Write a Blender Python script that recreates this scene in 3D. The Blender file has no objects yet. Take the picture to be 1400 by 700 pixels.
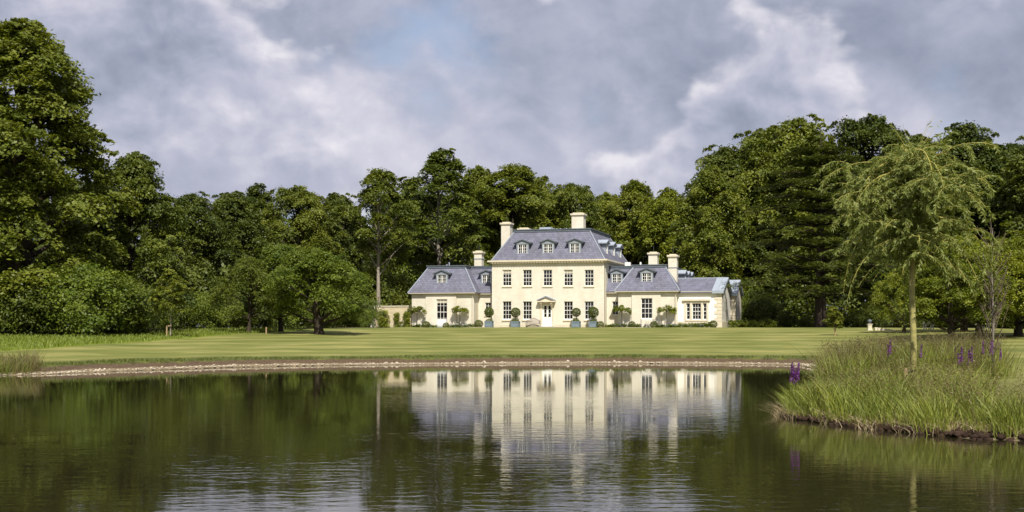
import bpy, math, random
import numpy as np
from mathutils import Vector, Matrix

# ------------------------------------------------------------------ camera
SC = bpy.context.scene
COL = SC.collection
F, CX0, HZ, CH = 1800.0, 700.0, 451.5, 1.7      # focal length and horizon in photo pixels, eye height above water
cam_d = bpy.data.cameras.new('camera'); cam = bpy.data.objects.new('camera', cam_d); COL.objects.link(cam)
cam.location = (0, 0, CH); cam.rotation_euler = (math.radians(90), 0, 0)
cam_d.sensor_width = 36; cam_d.lens = F / 1400 * 36; cam_d.shift_y = (HZ - 350) / 1400
cam_d.clip_start = 0.1; cam_d.clip_end = 6000
SC.camera = cam
# ------------------------------------------------------------------ light
SUN_EL, SUN_AZ = math.radians(50), math.radians(172)     # azimuth from +Y towards +X
to_sun = Vector((math.sin(SUN_AZ) * math.cos(SUN_EL), math.cos(SUN_AZ) * math.cos(SUN_EL), math.sin(SUN_EL)))
sd_ = bpy.data.lights.new('sun', 'SUN'); sun = bpy.data.objects.new('sun', sd_); COL.objects.link(sun)
sd_.energy = 4.6; sd_.angle = math.radians(0.5); sd_.color = (1, .945, .84)
sun.rotation_euler = (-to_sun).to_track_quat('-Z', 'Y').to_euler(); sun.location = (0, 0, 60)
SC.view_settings.view_transform = 'Standard'; SC.view_settings.look = 'None'
SC.view_settings.exposure = 0.42; SC.view_settings.gamma = 1
SC.view_settings.use_curve_mapping = False
SC.cycles.max_bounces = 6; SC.cycles.diffuse_bounces = 3; SC.cycles.glossy_bounces = 3
SC.cycles.transmission_bounces = 3; SC.cycles.transparent_max_bounces = 6
SC.cycles.caustics_reflective = False; SC.cycles.caustics_refractive = False
try:
    SC.cycles.use_denoising = True; SC.cycles.denoiser = 'OPENIMAGEDENOISE'
except Exception: pass

def nd(nt, t, loc=None, **kw):
    n = nt.nodes.new(t)
    for k, v in kw.items():
        if k.startswith('i_'): n.inputs[int(k[2:])].default_value = v
        else: setattr(n, k, v)
    return n
def mth(nt, op, a, b=None, c=None, clamp=False):
    n = nt.nodes.new('ShaderNodeMath'); n.operation = op; n.use_clamp = clamp
    for i, x in enumerate((a, b, c)):
        if x is None: continue
        if isinstance(x, (int, float)): n.inputs[i].default_value = x
        else: nt.links.new(x, n.inputs[i])
    return n.outputs[0]
def vmth(nt, op, a, b=None, scale=None):
    n = nt.nodes.new('ShaderNodeVectorMath'); n.operation = op
    for i, x in enumerate((a, b)):
        if x is None: continue
        if isinstance(x, (tuple, list)): n.inputs[i].default_value = x
        else: nt.links.new(x, n.inputs[i])
    if scale is not None: n.inputs['Scale'].default_value = scale
    return n.outputs['Value'] if op in ('DOT_PRODUCT', 'LENGTH') else n.outputs['Vector']
def noise(nt, vec, scale, detail=4, rough=.55, dist=0., out='Fac'):
    n = nt.nodes.new('ShaderNodeTexNoise'); n.inputs['Scale'].default_value = scale
    n.inputs['Detail'].default_value = detail; n.inputs['Roughness'].default_value = rough
    n.inputs['Distortion'].default_value = dist
    if vec is not None: nt.links.new(vec, n.inputs['Vector'])
    return n.outputs[out]
def ramp(nt, fac, stops, interp='LINEAR'):
    n = nt.nodes.new('ShaderNodeValToRGB'); cr = n.color_ramp; cr.interpolation = interp
    while len(cr.elements) > 1: cr.elements.remove(cr.elements[-1])
    for i, (p, c) in enumerate(stops):
        e = cr.elements[0] if i == 0 else cr.elements.new(p)
        e.position = p; e.color = (*c, 1) if len(c) == 3 else c
    nt.links.new(fac, n.inputs[0]); return n.outputs[0]
def mixc(nt, fac, a, b, mode='MIX'):
    n = nt.nodes.new('ShaderNodeMix'); n.data_type = 'RGBA'; n.blend_type = mode
    for s, x in ((0, fac), (6, a), (7, b)):
        if isinstance(x, (int, float)): n.inputs[s].default_value = x
        elif isinstance(x, tuple): n.inputs[s].default_value = (*x, 1)
        else: nt.links.new(x, n.inputs[s])
    return n.outputs[2]
def sstep(nt, x, a, b):
    n = nt.nodes.new('ShaderNodeMapRange'); n.interpolation_type = 'SMOOTHSTEP'
    nt.links.new(x, n.inputs[0]); n.inputs[1].default_value = a; n.inputs[2].default_value = b
    return n.outputs[0]

W = bpy.data.worlds.new('World'); SC.world = W; W.use_nodes = True
nt = W.node_tree; nt.nodes.clear()
sky = nd(nt, 'ShaderNodeTexSky', sky_type='NISHITA', sun_disc=False)
sky.sun_elevation = SUN_EL; sky.sun_rotation = SUN_AZ; sky.dust_density = 2.0; sky.altitude = 80
tc = nd(nt, 'ShaderNodeTexCoord').outputs['Generated']
OFF = (3.1, 7.4, 1.9)
sv = vmth(nt, 'ADD', vmth(nt, 'MULTIPLY', tc, (1., 1., 1.3)), OFF)
big = noise(nt, sv, 2.6, 2, .5, .3)
n1 = noise(nt, sv, 5.2, 8, .50, .05)
n1b = noise(nt, vmth(nt, 'ADD', sv, (.016, -.006, .040)), 5.2, 8, .50, .05)
n2 = noise(nt, sv, 17., 6, .55, .3)
n2b = noise(nt, vmth(nt, 'ADD', sv, (.006, -.003, .013)), 17., 6, .55, .3)
dens = mth(nt, 'ADD', mth(nt, 'MULTIPLY', n1, .75), mth(nt, 'MULTIPLY', big, .45))
rel = mth(nt, 'ADD', mth(nt, 'MULTIPLY', mth(nt, 'SUBTRACT', n1, n1b), 2.2), mth(nt, 'MULTIPLY', mth(nt, 'SUBTRACT', n2, n2b), .55))
thick = sstep(nt, dens, .54, .74)
br = mth(nt, 'ADD', mth(nt, 'SUBTRACT', .56, mth(nt, 'MULTIPLY', thick, .34)), rel)
STOPS = [(0., (1.35, 1.55, 2.1)), (.3, (2.2, 2.38, 3.05)), (.55, (3.1, 3.18, 3.9)), (.8, (4.3, 4.2, 4.8)), (1., (5.7, 5.45, 5.7))]
cl = ramp(nt, br, STOPS)
cv = vmth(nt, 'ADD', vmth(nt, 'MULTIPLY', tc, (1., 1., 1.45)), (1.3, 4.2, 8.8))
def billow(v):
    w = nd(nt, 'ShaderNodeTexVoronoi', feature='F1'); w.inputs['Scale'].default_value = 11.; w.inputs['Detail'].default_value = 2.; w.inputs['Roughness'].default_value = .55
    w.inputs['Lacunarity'].default_value = 2.1
    wv = vmth(nt, 'ADD', v, vmth(nt, 'SCALE', noise(nt, v, 14., 3, .5, 0., 'Color'), scale=.08)); nt.links.new(wv, w.inputs['Vector'])
    return mth(nt, 'ADD', noise(nt, v, 5.0, 7, .50), mth(nt, 'MULTIPLY', mth(nt, 'SUBTRACT', .42, w.outputs['Distance']), .16))
n3 = billow(cv); n3b = billow(vmth(nt, 'ADD', cv, (.010, -.004, .024)))
edge = sstep(nt, n3, .40, .49)
br3 = mth(nt, 'ADD', mth(nt, 'SUBTRACT', .78, mth(nt, 'MULTIPLY', sstep(nt, n3, .44, .62), .52)), mth(nt, 'ADD', mth(nt, 'MULTIPLY', mth(nt, 'SUBTRACT', n3, n3b), 2.0), mth(nt, 'MULTIPLY', mth(nt, 'SUBTRACT', n2, n2b), 1.0)))
cl = mixc(nt, mth(nt, 'MULTIPLY', edge, .85), cl, ramp(nt, br3, STOPS))
cover = mth(nt, 'MULTIPLY', sstep(nt, dens, .40, .55), .95)
skyc = mixc(nt, .35, sky.outputs[0], (2.3, 2.75, 4.1))
col = mixc(nt, cover, skyc, cl)
bg = nd(nt, 'ShaderNodeBackground'); nt.links.new(col, bg.inputs[0]); bg.inputs[1].default_value = .118
W.cycles.sampling_method = 'MANUAL'; W.cycles.sample_map_resolution = 256
wo = nd(nt, 'ShaderNodeOutputWorld'); nt.links.new(bg.outputs[0], wo.inputs[0])

# ------------------------------------------------------------------ materials
def new_mat(name):
    m = bpy.data.materials.new(name); m.use_nodes = True; t = m.node_tree; t.nodes.clear()
    o = nd(t, 'ShaderNodeOutputMaterial'); p = nd(t, 'ShaderNodeBsdfPrincipled')
    t.links.new(p.outputs[0], o.inputs[0]); return m, t, p, o
def bump(t, p, h, strength=.4, dist=.02):
    b = nd(t, 'ShaderNodeBump'); b.inputs['Strength'].default_value = strength; b.inputs['Distance'].default_value = dist
    t.links.new(h, b.inputs['Height']); t.links.new(b.outputs[0], p.inputs['Normal'])
def plain(name, c, rough=.6, var=.15, scale=3., spec=.4, metal=0., fine=None):
    m, t, p, o = new_mat(name)
    pos = nd(t, 'ShaderNodeNewGeometry').outputs['Position']
    n = noise(t, pos, scale, 5, .6)
    lo = tuple(max(0, x * (1 - var)) for x in c); hi = tuple(x * (1 + var) for x in c)
    t.links.new(ramp(t, n, [(.25, lo), (.75, hi)]), p.inputs['Base Color'])
    p.inputs['Roughness'].default_value = rough; p.inputs['Specular IOR Level'].default_value = spec; p.inputs['Metallic'].default_value = metal
    if fine: bump(t, p, noise(t, pos, fine, 4, .6), .5, .02)
    return m
def surf_coord(t):                                   # metres along the horizontal of a face, and height
    g = nd(t, 'ShaderNodeNewGeometry')
    tg = vmth(t, 'NORMALIZE', vmth(t, 'CROSS_PRODUCT', g.outputs['True Normal'], (0, 0, 1)))
    a = vmth(t, 'DOT_PRODUCT', g.outputs['Position'], tg)
    s = nd(t, 'ShaderNodeSeparateXYZ'); t.links.new(g.outputs['Position'], s.inputs[0])
    c = nd(t, 'ShaderNodeCombineXYZ'); t.links.new(a, c.inputs[0]); t.links.new(s.outputs[2], c.inputs[1])
    return c.outputs[0], g.outputs['Position']
def masonry(name, c, c2, mortar, bw, bh, ms=.012, bs=.3, stain=.25):
    m, t, p, o = new_mat(name); uv, pos = surf_coord(t)
    b = nd(t, 'ShaderNodeTexBrick'); t.links.new(uv, b.inputs['Vector'])
    b.inputs['Color1'].default_value = (*c, 1); b.inputs['Color2'].default_value = (*c2, 1); b.inputs['Mortar'].default_value = (*mortar, 1)
    b.inputs['Scale'].default_value = 1; b.inputs['Brick Width'].default_value = bw; b.inputs['Row Height'].default_value = bh
    b.inputs['Mortar Size'].default_value = ms; b.inputs['Mortar Smooth'].default_value = .3
    n = noise(t, vmth(t, 'MULTIPLY', pos, (1, 1, .35)), .9, 6, .62)
    k = ramp(t, n, [(.3, (1 - stain, 1 - stain * 1.05, 1 - stain * 1.25)), (.6, (1, 1, 1))])
    t.links.new(mixc(t, 1., b.outputs['Color'], k, 'MULTIPLY'), p.inputs['Base Color'])
    p.inputs['Roughness'].default_value = .8; p.inputs['Specular IOR Level'].default_value = .25
    bump(t, p, mth(t, 'ADD', mth(t, 'MULTIPLY', b.outputs['Fac'], -1.), mth(t, 'MULTIPLY', noise(t, pos, 8, 4), .6)), bs, .02)
    return m
M = {}
M['wall'] = masonry('limewashed_wall', (.74, .695, .585), (.69, .643, .533), (.65, .60, .495), .46, .15, .01, .3, .13)
M['stucco'] = plain('white_stucco', (.84, .81, .73), .8, .05, 1.5, .2)
M['stone'] = plain('dressed_stone', (.64, .575, .44), .8, .1, 2., .2, fine=9)
M['rubble'] = masonry('rubble_stone', (.66, .57, .38), (.55, .46, .29), (.60, .53, .38), .33, .14, .02, .8, .2)
M['slate'] = masonry('grey_slate', (.198, .200, .262), (.148, .150, .206), (.105, .105, .145), .30, .20, .012, .8, .25)
M['lead'] = plain('lead_sheet', (.26, .29, .34), .5, .18, 3, .5)
M['lead_dark'] = plain('dark_lead', (.115, .135, .16), .5, .2, 3, .5)
M['lead_pale'] = plain('pale_lead', (.33, .37, .43), .5, .14, 2, .5)
M['white'] = plain('white_paint', (.80, .79, .74), .45, .03, 4)
M['iron'] = plain('dark_iron', (.05, .055, .06), .5, .1, 4)
M['pipe'] = plain('cream_pipe', (.50, .46, .36), .5, .05, 4)
M['zinc'] = plain('planter_zinc', (.15, .20, .235), .55, .2, 6)
M['teak'] = plain('weathered_teak', (.33, .29, .25), .75, .2, 12)
M['post'] = plain('post_wood', (.34, .24, .13), .8, .25, 12)
M['pale_wood'] = plain('pale_wood', (.62, .58, .50), .8, .15, 8)
M['rubber'] = plain('black_rubber', (.012, .012, .014), .4, .1, 8)
M['bark'] = plain('bark', (.055, .043, .032), .9, .4, 6, .1, fine=12)
M['bark_grey'] = plain('grey_bark', (.28, .245, .195), .9, .35, 3, .1, fine=12)
M['bark_green'] = plain('willow_bark', (.30, .27, .10), .75, .35, 9, .2, fine=20)
M['twig'] = plain('willow_twig', (.42, .36, .10), .6, .2, 9, .2)
M['pebble'] = plain('pale_pebble', (.44, .375, .28), .8, .5, 9, .2)
M['soil'] = plain('dark_soil', (.04, .025, .018), .95, .5, 6, .1, fine=15)
M['gravel'] = plain('gravel_path', (.52, .46, .35), .9, .15, 12, .1, fine=25)
m, t, p, o = new_mat('window_glass')
p.inputs['Base Color'].default_value = (.012, .012, .012, 1); p.inputs['Roughness'].default_value = .06
p.inputs['IOR'].default_value = 1.45
pos = nd(t, 'ShaderNodeNewGeometry').outputs['Position']; bump(t, p, noise(t, pos, 1.3, 2), .25, .02)
M['glass'] = m

def leaf_mat(name, dark, pale_tone, trans=.30, rough=.5, spec=.3):
    m, t, p, o = new_mat(name)
    a = nd(t, 'ShaderNodeAttribute', attribute_name='lv'); oi = nd(t, 'ShaderNodeObjectInfo')
    f = mth(t, 'ADD', mth(t, 'MULTIPLY', a.outputs['Fac'], .85), mth(t, 'MULTIPLY', mth(t, 'SUBTRACT', oi.outputs['Random'], .35), .36), clamp=True)
    c = ramp(t, f, [(0., dark), (1., pale_tone)])  # leaf tone varies at random between the two colours
    t.links.new(c, p.inputs['Base Color']); p.inputs['Roughness'].default_value = rough; p.inputs['Specular IOR Level'].default_value = spec
    tr = nd(t, 'ShaderNodeBsdfTranslucent'); mx = nd(t, 'ShaderNodeMixShader'); mx.inputs[0].default_value = trans
    t.links.new(mixc(t, 1., c, (1.25, 1.2, .45), 'MULTIPLY'), tr.inputs[0])
    t.links.new(p.outputs[0], mx.inputs[1]); t.links.new(tr.outputs[0], mx.inputs[2]); t.links.new(mx.outputs[0], o.inputs[0])
    return m
M['leaf'] = leaf_mat('leaf_green', (.058, .086, .010), (.205, .228, .028))
M['leaf_dark'] = leaf_mat('leaf_dark_green', (.044, .068, .010), (.148, .172, .024))
M['leaf_yel'] = leaf_mat('leaf_yellow_green', (.092, .122, .012), (.275, .290, .036))
M['leaf_bright'] = leaf_mat('leaf_bright_green', (.100, .132, .010), (.285, .310, .026))
M['needle'] = leaf_mat('cedar_needle', (.045, .072, .014), (.185, .205, .034), .08)
M['leaf_orch'] = leaf_mat('orchard_leaf', (.060, .100, .010), (.190, .232, .022))
M['willow'] = leaf_mat('willow_leaf', (.140, .175, .034), (.385, .420, .140), .42)
M['sedge'] = leaf_mat('sedge_blade', (.070, .110, .014), (.330, .365, .065), .35)
M['rush'] = leaf_mat('rush_stem', (.095, .080, .030), (.250, .205, .080), .25)
M['straw'] = leaf_mat('dry_straw', (.30, .22, .12), (.55, .45, .28), .25)
M['meadow'] = leaf_mat('meadow_blade', (.105, .150, .016), (.270, .310, .045), .35)
M['grassblade'] = leaf_mat('bank_grass', (.070, .095, .016), (.170, .190, .045), .35)
M['silver'] = leaf_mat('silver_leaf', (.15, .18, .15), (.32, .35, .33), .15)
M['violet'] = leaf_mat('violet_flower', (.12, .03, .18), (.32, .09, .43), .3)
M['bark_sap'] = plain('sapling_bark', (.20, .18, .15), .85, .3, 8, .1)
M['twig_dark'] = plain('dark_twig', (.13, .10, .075), .85, .3, 8, .1)

# ------------------------------------------------------------------ mesh helpers
def tag(o, label=None, cat=None, group=None, kind=None):
    if label: o['label'] = label
    if cat: o['category'] = cat
    if group: o['group'] = group
    if kind: o['kind'] = kind
    return o
def link(name, me, parent=None, mat=None):
    o = bpy.data.objects.new(name, me); COL.objects.link(o)
    if parent is not None: o.parent = parent
    if mat is not None and me is not None:
        if not me.materials: me.materials.append(M[mat])
        else:
            o.material_slots[0].link = 'OBJECT'; o.material_slots[0].material = M[mat]
    return o
def empty(name, loc, rz=0., scale=(1, 1, 1)):
    o = bpy.data.objects.new(name, None); COL.objects.link(o); o.location = loc; o.rotation_euler = (0, 0, rz); o.scale = scale
    o.empty_display_size = .3; return o
def np_mesh(name, V, Q, lv=None, smooth=False):
    """V (n,3); Q list of index arrays (k, 3 or 4)"""
    me = bpy.data.meshes.new(name); V = np.asarray(V, np.float32)
    if not isinstance(Q, list): Q = [Q]
    Q = [np.asarray(q, np.int32) for q in Q if len(q)]
    me.vertices.add(len(V)); me.vertices.foreach_set('co', V.ravel())
    nl = sum(q.size for q in Q); npoly = sum(len(q) for q in Q)
    me.loops.add(nl); me.polygons.add(npoly)
    me.loops.foreach_set('vertex_index', np.concatenate([q.ravel() for q in Q]))
    st, c = [], 0
    for q in Q:
        st.append(c + np.arange(len(q)) * q.shape[1]); c += q.size
    me.polygons.foreach_set('loop_start', np.concatenate(st).astype(np.int32))
    if smooth: me.polygons.foreach_set('use_smooth', np.ones(npoly, bool))
    if lv is not None:
        a = me.attributes.new('lv', 'FLOAT', 'POINT'); a.data.foreach_set('value', np.asarray(lv, np.float32))
    me.update(calc_edges=True); return me
class MB:
    def __init__(s, T=None): s.v, s.f, s.T = [], [], T
    def add(s, pts, faces):
        b = len(s.v)
        s.v += [s.T(*q) if s.T else tuple(q) for q in pts]; s.f += [tuple(i + b for i in f) for f in faces]
    def quad(s, a, b, c, d): s.add([a, b, c, d], [(0, 1, 2, 3)])
    def box(s, x0, x1, y0, y1, z0, z1, tx=0., ty=0.):
        s.add([(x0, y0, z0), (x1, y0, z0), (x1, y1, z0), (x0, y1, z0), (x0 + tx, y0 + ty, z1), (x1 - tx, y0 + ty, z1), (x1 - tx, y1 - ty, z1), (x0 + tx, y1 - ty, z1)],
              [(0, 3, 2, 1), (4, 5, 6, 7), (0, 1, 5, 4), (1, 2, 6, 5), (2, 3, 7, 6), (3, 0, 4, 7)])
    def prism(s, prof, y0, y1):                       # profile in x,z extruded along y
        n = len(prof); s.add([(x, y0, z) for x, z in prof] + [(x, y1, z) for x, z in prof],
              [tuple(range(n)), tuple(range(2 * n - 1, n - 1, -1))] + [(i, i + n, (i + 1) % n + n, (i + 1) % n) for i in range(n)])
    def tube(s, path, rad, sides=6):
        b = len(s.v); n = len(path); ring = []
        for i in range(n):
            p = Vector(path[i]); d = (Vector(path[min(i + 1, n - 1)]) - Vector(path[max(i - 1, 0)])).normalized()
            a = d.cross(Vector((.3, .9, .1)) if abs(d.y) < .9 else Vector((1, 0, 0))).normalized(); c = d.cross(a)
            r = rad[i] if hasattr(rad, '__len__') else rad
            for k in range(sides):
                th = 2 * math.pi * k / sides; q = p + a * (math.cos(th) * r) + c * (math.sin(th) * r)
                s.v.append(s.T(*q) if s.T else tuple(q))
        for i in range(n - 1):
            for k in range(sides):
                k2 = (k + 1) % sides; s.f.append((b + i * sides + k, b + i * sides + k2, b + (i + 1) * sides + k2, b + (i + 1) * sides + k))
        s.f.append(tuple(b + k for k in range(sides))[::-1]); s.f.append(tuple(b + (n - 1) * sides + k for k in range(sides)))
    def mesh(s, name, smooth=False):
        me = bpy.data.meshes.new(name); me.from_pydata(s.v, [], s.f); me.update()
        if smooth: me.polygons.foreach_set('use_smooth', [True] * len(me.polygons))
        return me
    def build(s, name, mat, parent=None, smooth=False): return link(name, s.mesh(name, smooth), parent, mat)

# ------------------------------------------------------------------ terrain
def wp(px, py, z=0.):
    d = (CH - z) * F / (py - HZ); return ((px - CX0) / F * d, d)
shore_pts = [wp(-40, 516), wp(0, 513.5), wp(60, 512), wp(150, 508), wp(250, 504.6), wp(350, 501.6), wp(500, 499.2), wp(700, 497.7), wp(850, 497.2),
             wp(1000, 498.2), wp(1080, 499.4), (13.6, 60.5), (12.9, 52), (10.5, 45), (8.2, 36), (6.1, 28.5), (5.35, 25.4), (6.5, 21.9), (7.8, 20.1), (10.5, 18.2),
             (14.5, 14.5), (16, 8.5), (12, 4.2), (4, 3.0), (-4, 2.6), (-14, 3), (-26, 8), (-32, 20), (-30, 34), (-25, 44)]
def smooth_poly(P, n=8, jit=.10):
    rng = random.Random(4); out = []; N = len(P)
    for i in range(N):
        p0, p1, p2, p3 = [np.array(P[(i + k) % N]) for k in (-1, 0, 1, 2)]
        for j in range(n):
            u = j / n
            q = .5 * ((2 * p1) + (-p0 + p2) * u + (2 * p0 - 5 * p1 + 4 * p2 - p3) * u * u + (-p0 + 3 * p1 - 3 * p2 + p3) * u ** 3)
            out.append((q[0] + rng.uniform(-jit, jit), q[1] + rng.uniform(-jit, jit)))
    return np.array(out)
SHORE = smooth_poly(shore_pts)
def shore_sd(X, Y):
    P = np.stack([np.ravel(X), np.ravel(Y)], 1).astype(float); A = SHORE; B = np.roll(SHORE, -1, 0)
    best = np.full(len(P), 1e9); inside = np.zeros(len(P), bool)
    for a, b in zip(A, B):
        e = b - a; w = P - a; tt = np.clip((w @ e) / (e @ e + 1e-12), 0, 1)
        best = np.minimum(best, ((w - tt[:, None] * e) ** 2).sum(1))
        c = (a[1] > P[:, 1]) != (b[1] > P[:, 1])
        with np.errstate(divide='ignore', invalid='ignore'):
            xi = a[0] + (P[:, 1] - a[1]) * e[0] / (e[1] if e[1] != 0 else 1e-9)
        inside ^= c & (P[:, 0] < xi)
    d = np.sqrt(best); return np.where(inside, -d, d)
def ss(a, b, x):
    u = np.clip((x - a) / (b - a), 0, 1); return u * u * (3 - 2 * u)
def height(X, Y, sd):
    X = np.ravel(X); Y = np.ravel(Y)
    wob = .5 + .5 * np.sin(X * .9 + 1.7 * np.sin(Y * .37)) * np.sin(Y * .8 + X * .21)
    back = ss(40, 54, Y) * (1 - ss(16, 24, X))                     # the far bank has a cut lip, the near ones do not
    lip = .02 + .08 * ss(0, .55, sd) + back * (.15 + .07 * wob) * ss(.45 + .3 * wob, .95 + .4 * wob, sd) + (1 - back) * .2 * ss(.2, 2.5, sd)
    rise = np.minimum(np.clip(sd - .6, 0, None) / 63., 1.)
    rise = rise - .05 * np.sin(rise * 2 * math.pi) * .5
    lat = 1 - .28 * ss(27, 62, np.abs(X - 6)) * (1 - ss(150, 260, Y)) - .9 * ss(20, -10, Y)
    near = ss(10, 30, Y)
    z = lip + 1.68 * rise * lat * near + .03 * np.sin(X * .23 + 1) * np.sin(Y * .19)
    z = np.where((sd > 60) & (np.abs(X - 6) < 27) & (Y > 100), np.maximum(z, 1.93) * 0 + 2.0 - .02 * (1 - ss(60, 66, sd)), z) if False else z
    bed = -.03 - .9 * ss(0, 4, -sd)
    return np.where(sd > 0, z, bed)
SGX, SGY = np.arange(-60, 70, .25), np.arange(-10, 130, .25)
SG = shore_sd(*np.meshgrid(SGX, SGY)).reshape(len(SGY), len(SGX))
def sd_fast(x, y):
    if y > 128: return 75.
    if not (-59 < x < 68 and -9 < y): return float(np.hypot(max(-30 - x, x - 14, 0), max(3 - y, y - 60, 0)))
    fx, fy = (x + 60) / .25, (y + 10) / .25; i, j = int(fx), int(fy); fx -= i; fy -= j
    return float((SG[j, i] * (1 - fx) + SG[j, i + 1] * fx) * (1 - fy) + (SG[j + 1, i] * (1 - fx) + SG[j + 1, i + 1] * fx) * fy)
def ground(x, y):
    return float(height(np.array([x]), np.array([y]), np.array([sd_fast(x, y)]))[0])
def axis(parts):
    out = []
    for a, b, st in parts: out += list(np.arange(a, b, st))
    return np.array(out)
gx = [-2600, -1500, -900, -550, -340, -220, -150, -110, -85, -70]
ax = np.concatenate([gx, axis([(-60, -34, 1.), (-34, 22, .35), (22, 60, 1.)]), [60, 70, 85, 110, 150, 220, 340, 550, 900, 1500, 2600]])
ay = np.concatenate([[-2600, -1200, -500, -200, -80, -40, -20], axis([(-10, 16, .9), (16, 48, .5), (48, 70, .2), (70, 150, .8)]), [152, 156, 162, 172, 190, 220, 280, 400, 650, 1100, 1900, 3200]])
GX, GY = np.meshgrid(ax, ay); SDG = shore_sd(GX, GY); GZ = height(GX, GY, SDG)
nx, ny = len(ax), len(ay)
ii = (np.arange(ny - 1)[:, None] * nx + np.arange(nx - 1)[None]).ravel()
quads = np.stack([ii, ii + 1, ii + nx + 1, ii + nx], 1)
me = np_mesh('lawn', np.stack([GX.ravel(), GY.ravel(), GZ], 1), quads, None, True)
wood_line_x = [-90, -45, -30, -24, -12, -8, 19, 24, 28, 36, 60, 110]; wood_line_y = [92, 98, 103, 114, 127, 152, 152, 138, 131, 122, 112, 105]
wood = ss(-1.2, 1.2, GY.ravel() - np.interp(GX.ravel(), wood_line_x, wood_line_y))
mead_x = [-90, -45, -30, -27, -25.5, -24.5, -22, -19, -16, -13]; mead_y = [40, 50, 62, 66, 71, 84, 100, 112, 125, 200]
mead = ss(-.6, .6, GY.ravel() - np.interp(GX.ravel(), mead_x, mead_y)) * (GX.ravel() < -13.2)
for nm, val in (('sd', SDG), ('wood', wood), ('mead', mead)):
    a = me.attributes.new(nm, 'FLOAT', 'POINT'); a.data.foreach_set('value', np.asarray(val, np.float32))
m, t, p, o = new_mat('lawn_ground')
pos = nd(t, 'ShaderNodeNewGeometry').outputs['Position']
asd = nd(t, 'ShaderNodeAttribute', attribute_name='sd').outputs['Fac']; awd = nd(t, 'ShaderNodeAttribute', attribute_name='wood').outputs['Fac']
amd = nd(t, 'ShaderNodeAttribute', attribute_name='mead').outputs['Fac']
nb = noise(t, pos, .12, 4, .6); nm_ = noise(t, pos, 1.1, 5, .65); nf = noise(t, pos, 9., 5, .7)
stripe = mth(t, 'MULTIPLY', mth(t, 'SINE', mth(t, 'ADD', mth(t, 'MULTIPLY', asd, 1.05), mth(t, 'MULTIPLY', nb, 5.))), .5)
lf = mth(t, 'ADD', mth(t, 'ADD', mth(t, 'MULTIPLY', nb, .40), mth(t, 'MULTIPLY', noise(t, vmth(t, 'MULTIPLY', pos, (.35, 1.4, 1)), .8, 6, .68), .62)), mth(t, 'ADD', mth(t, 'MULTIPLY', stripe, .13), mth(t, 'MULTIPLY', nf, .16)))
lawn = ramp(t, lf, [(.45, (.098, .122, .025)), (.59, (.168, .176, .044)), (.74, (.275, .252, .088))])
rank = ramp(t, nm_, [(.3, (.055, .075, .014)), (.7, (.130, .140, .034))])
sdn = mth(t, 'ADD', asd, mth(t, 'MULTIPLY', mth(t, 'SUBTRACT', nm_, .5), 1.0))
c = mixc(t, sstep(t, sdn, 3.0, 7.0), rank, lawn)
soil = ramp(t, nf, [(.3, (.055, .034, .020)), (.7, (.135, .095, .058))])
c = mixc(t, sstep(t, sdn, .95, 1.25), soil, c)
grav = ramp(t, nf, [(.3, (.12, .085, .05)), (.65, (.265, .215, .135))])
c = mixc(t, sstep(t, sdn, .45, .62), grav, c)
c = mixc(t, sstep(t, asd, -.1, .05), (.03, .022, .01), c)
c = mixc(t, amd, c, ramp(t, nm_, [(.3, (.105, .145, .014)), (.7, (.200, .240, .030))]))
c = mixc(t, awd, c, ramp(t, nm_, [(.3, (.030, .026, .014)), (.7, (.055, .055, .020))]))  # wood floor: leaf litter, its dark colour also painting in the shade under trees
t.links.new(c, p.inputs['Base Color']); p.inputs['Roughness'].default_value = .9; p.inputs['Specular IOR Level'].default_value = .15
bump(t, p, mth(t, 'ADD', nf, nm_), .6, .05)
M['ground'] = m
lawn_o = link('lawn', me, None, 'ground'); tag(lawn_o, 'mown green lawn rising from the pond bank to the house', 'lawn', kind='structure')

# water
m, t, p, o = new_mat('pond_water')
pos = nd(t, 'ShaderNodeNewGeometry').outputs['Position']
p.inputs['Base Color'].default_value = (.022, .020, .008, 1); p.inputs['Roughness'].default_value = .025; p.inputs['IOR'].default_value = 1.333
w1 = noise(t, vmth(t, 'MULTIPLY', pos, (.8, 1.6, 1)), 3.0, 3, .5, .15)
w2 = noise(t, vmth(t, 'MULTIPLY', pos, (.5, 1., 1)), .22, 3, .5)
h = mth(t, 'MULTIPLY', w1, mth(t, 'ADD', mth(t, 'MULTIPLY', sstep(t, w2, .32, .62), .75), .25))
sxyz = nd(t, 'ShaderNodeSeparateXYZ'); t.links.new(pos, sxyz.inputs[0])
calm = mth(t, 'ADD', mth(t, 'MULTIPLY', sstep(t, sxyz.outputs[1], 48., 16.), .80), .14)
bump(t, p, mth(t, 'MULTIPLY', h, calm), .5, .0105)
M['water'] = m
b = MB(); b.quad((-45, -4, 0), (30, -4, 0), (30, 72, 0), (-45, 72, 0))
tag(b.build('pond', 'water'), 'still dark pond mirroring the house and trees', 'pond', kind='structure')

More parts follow.
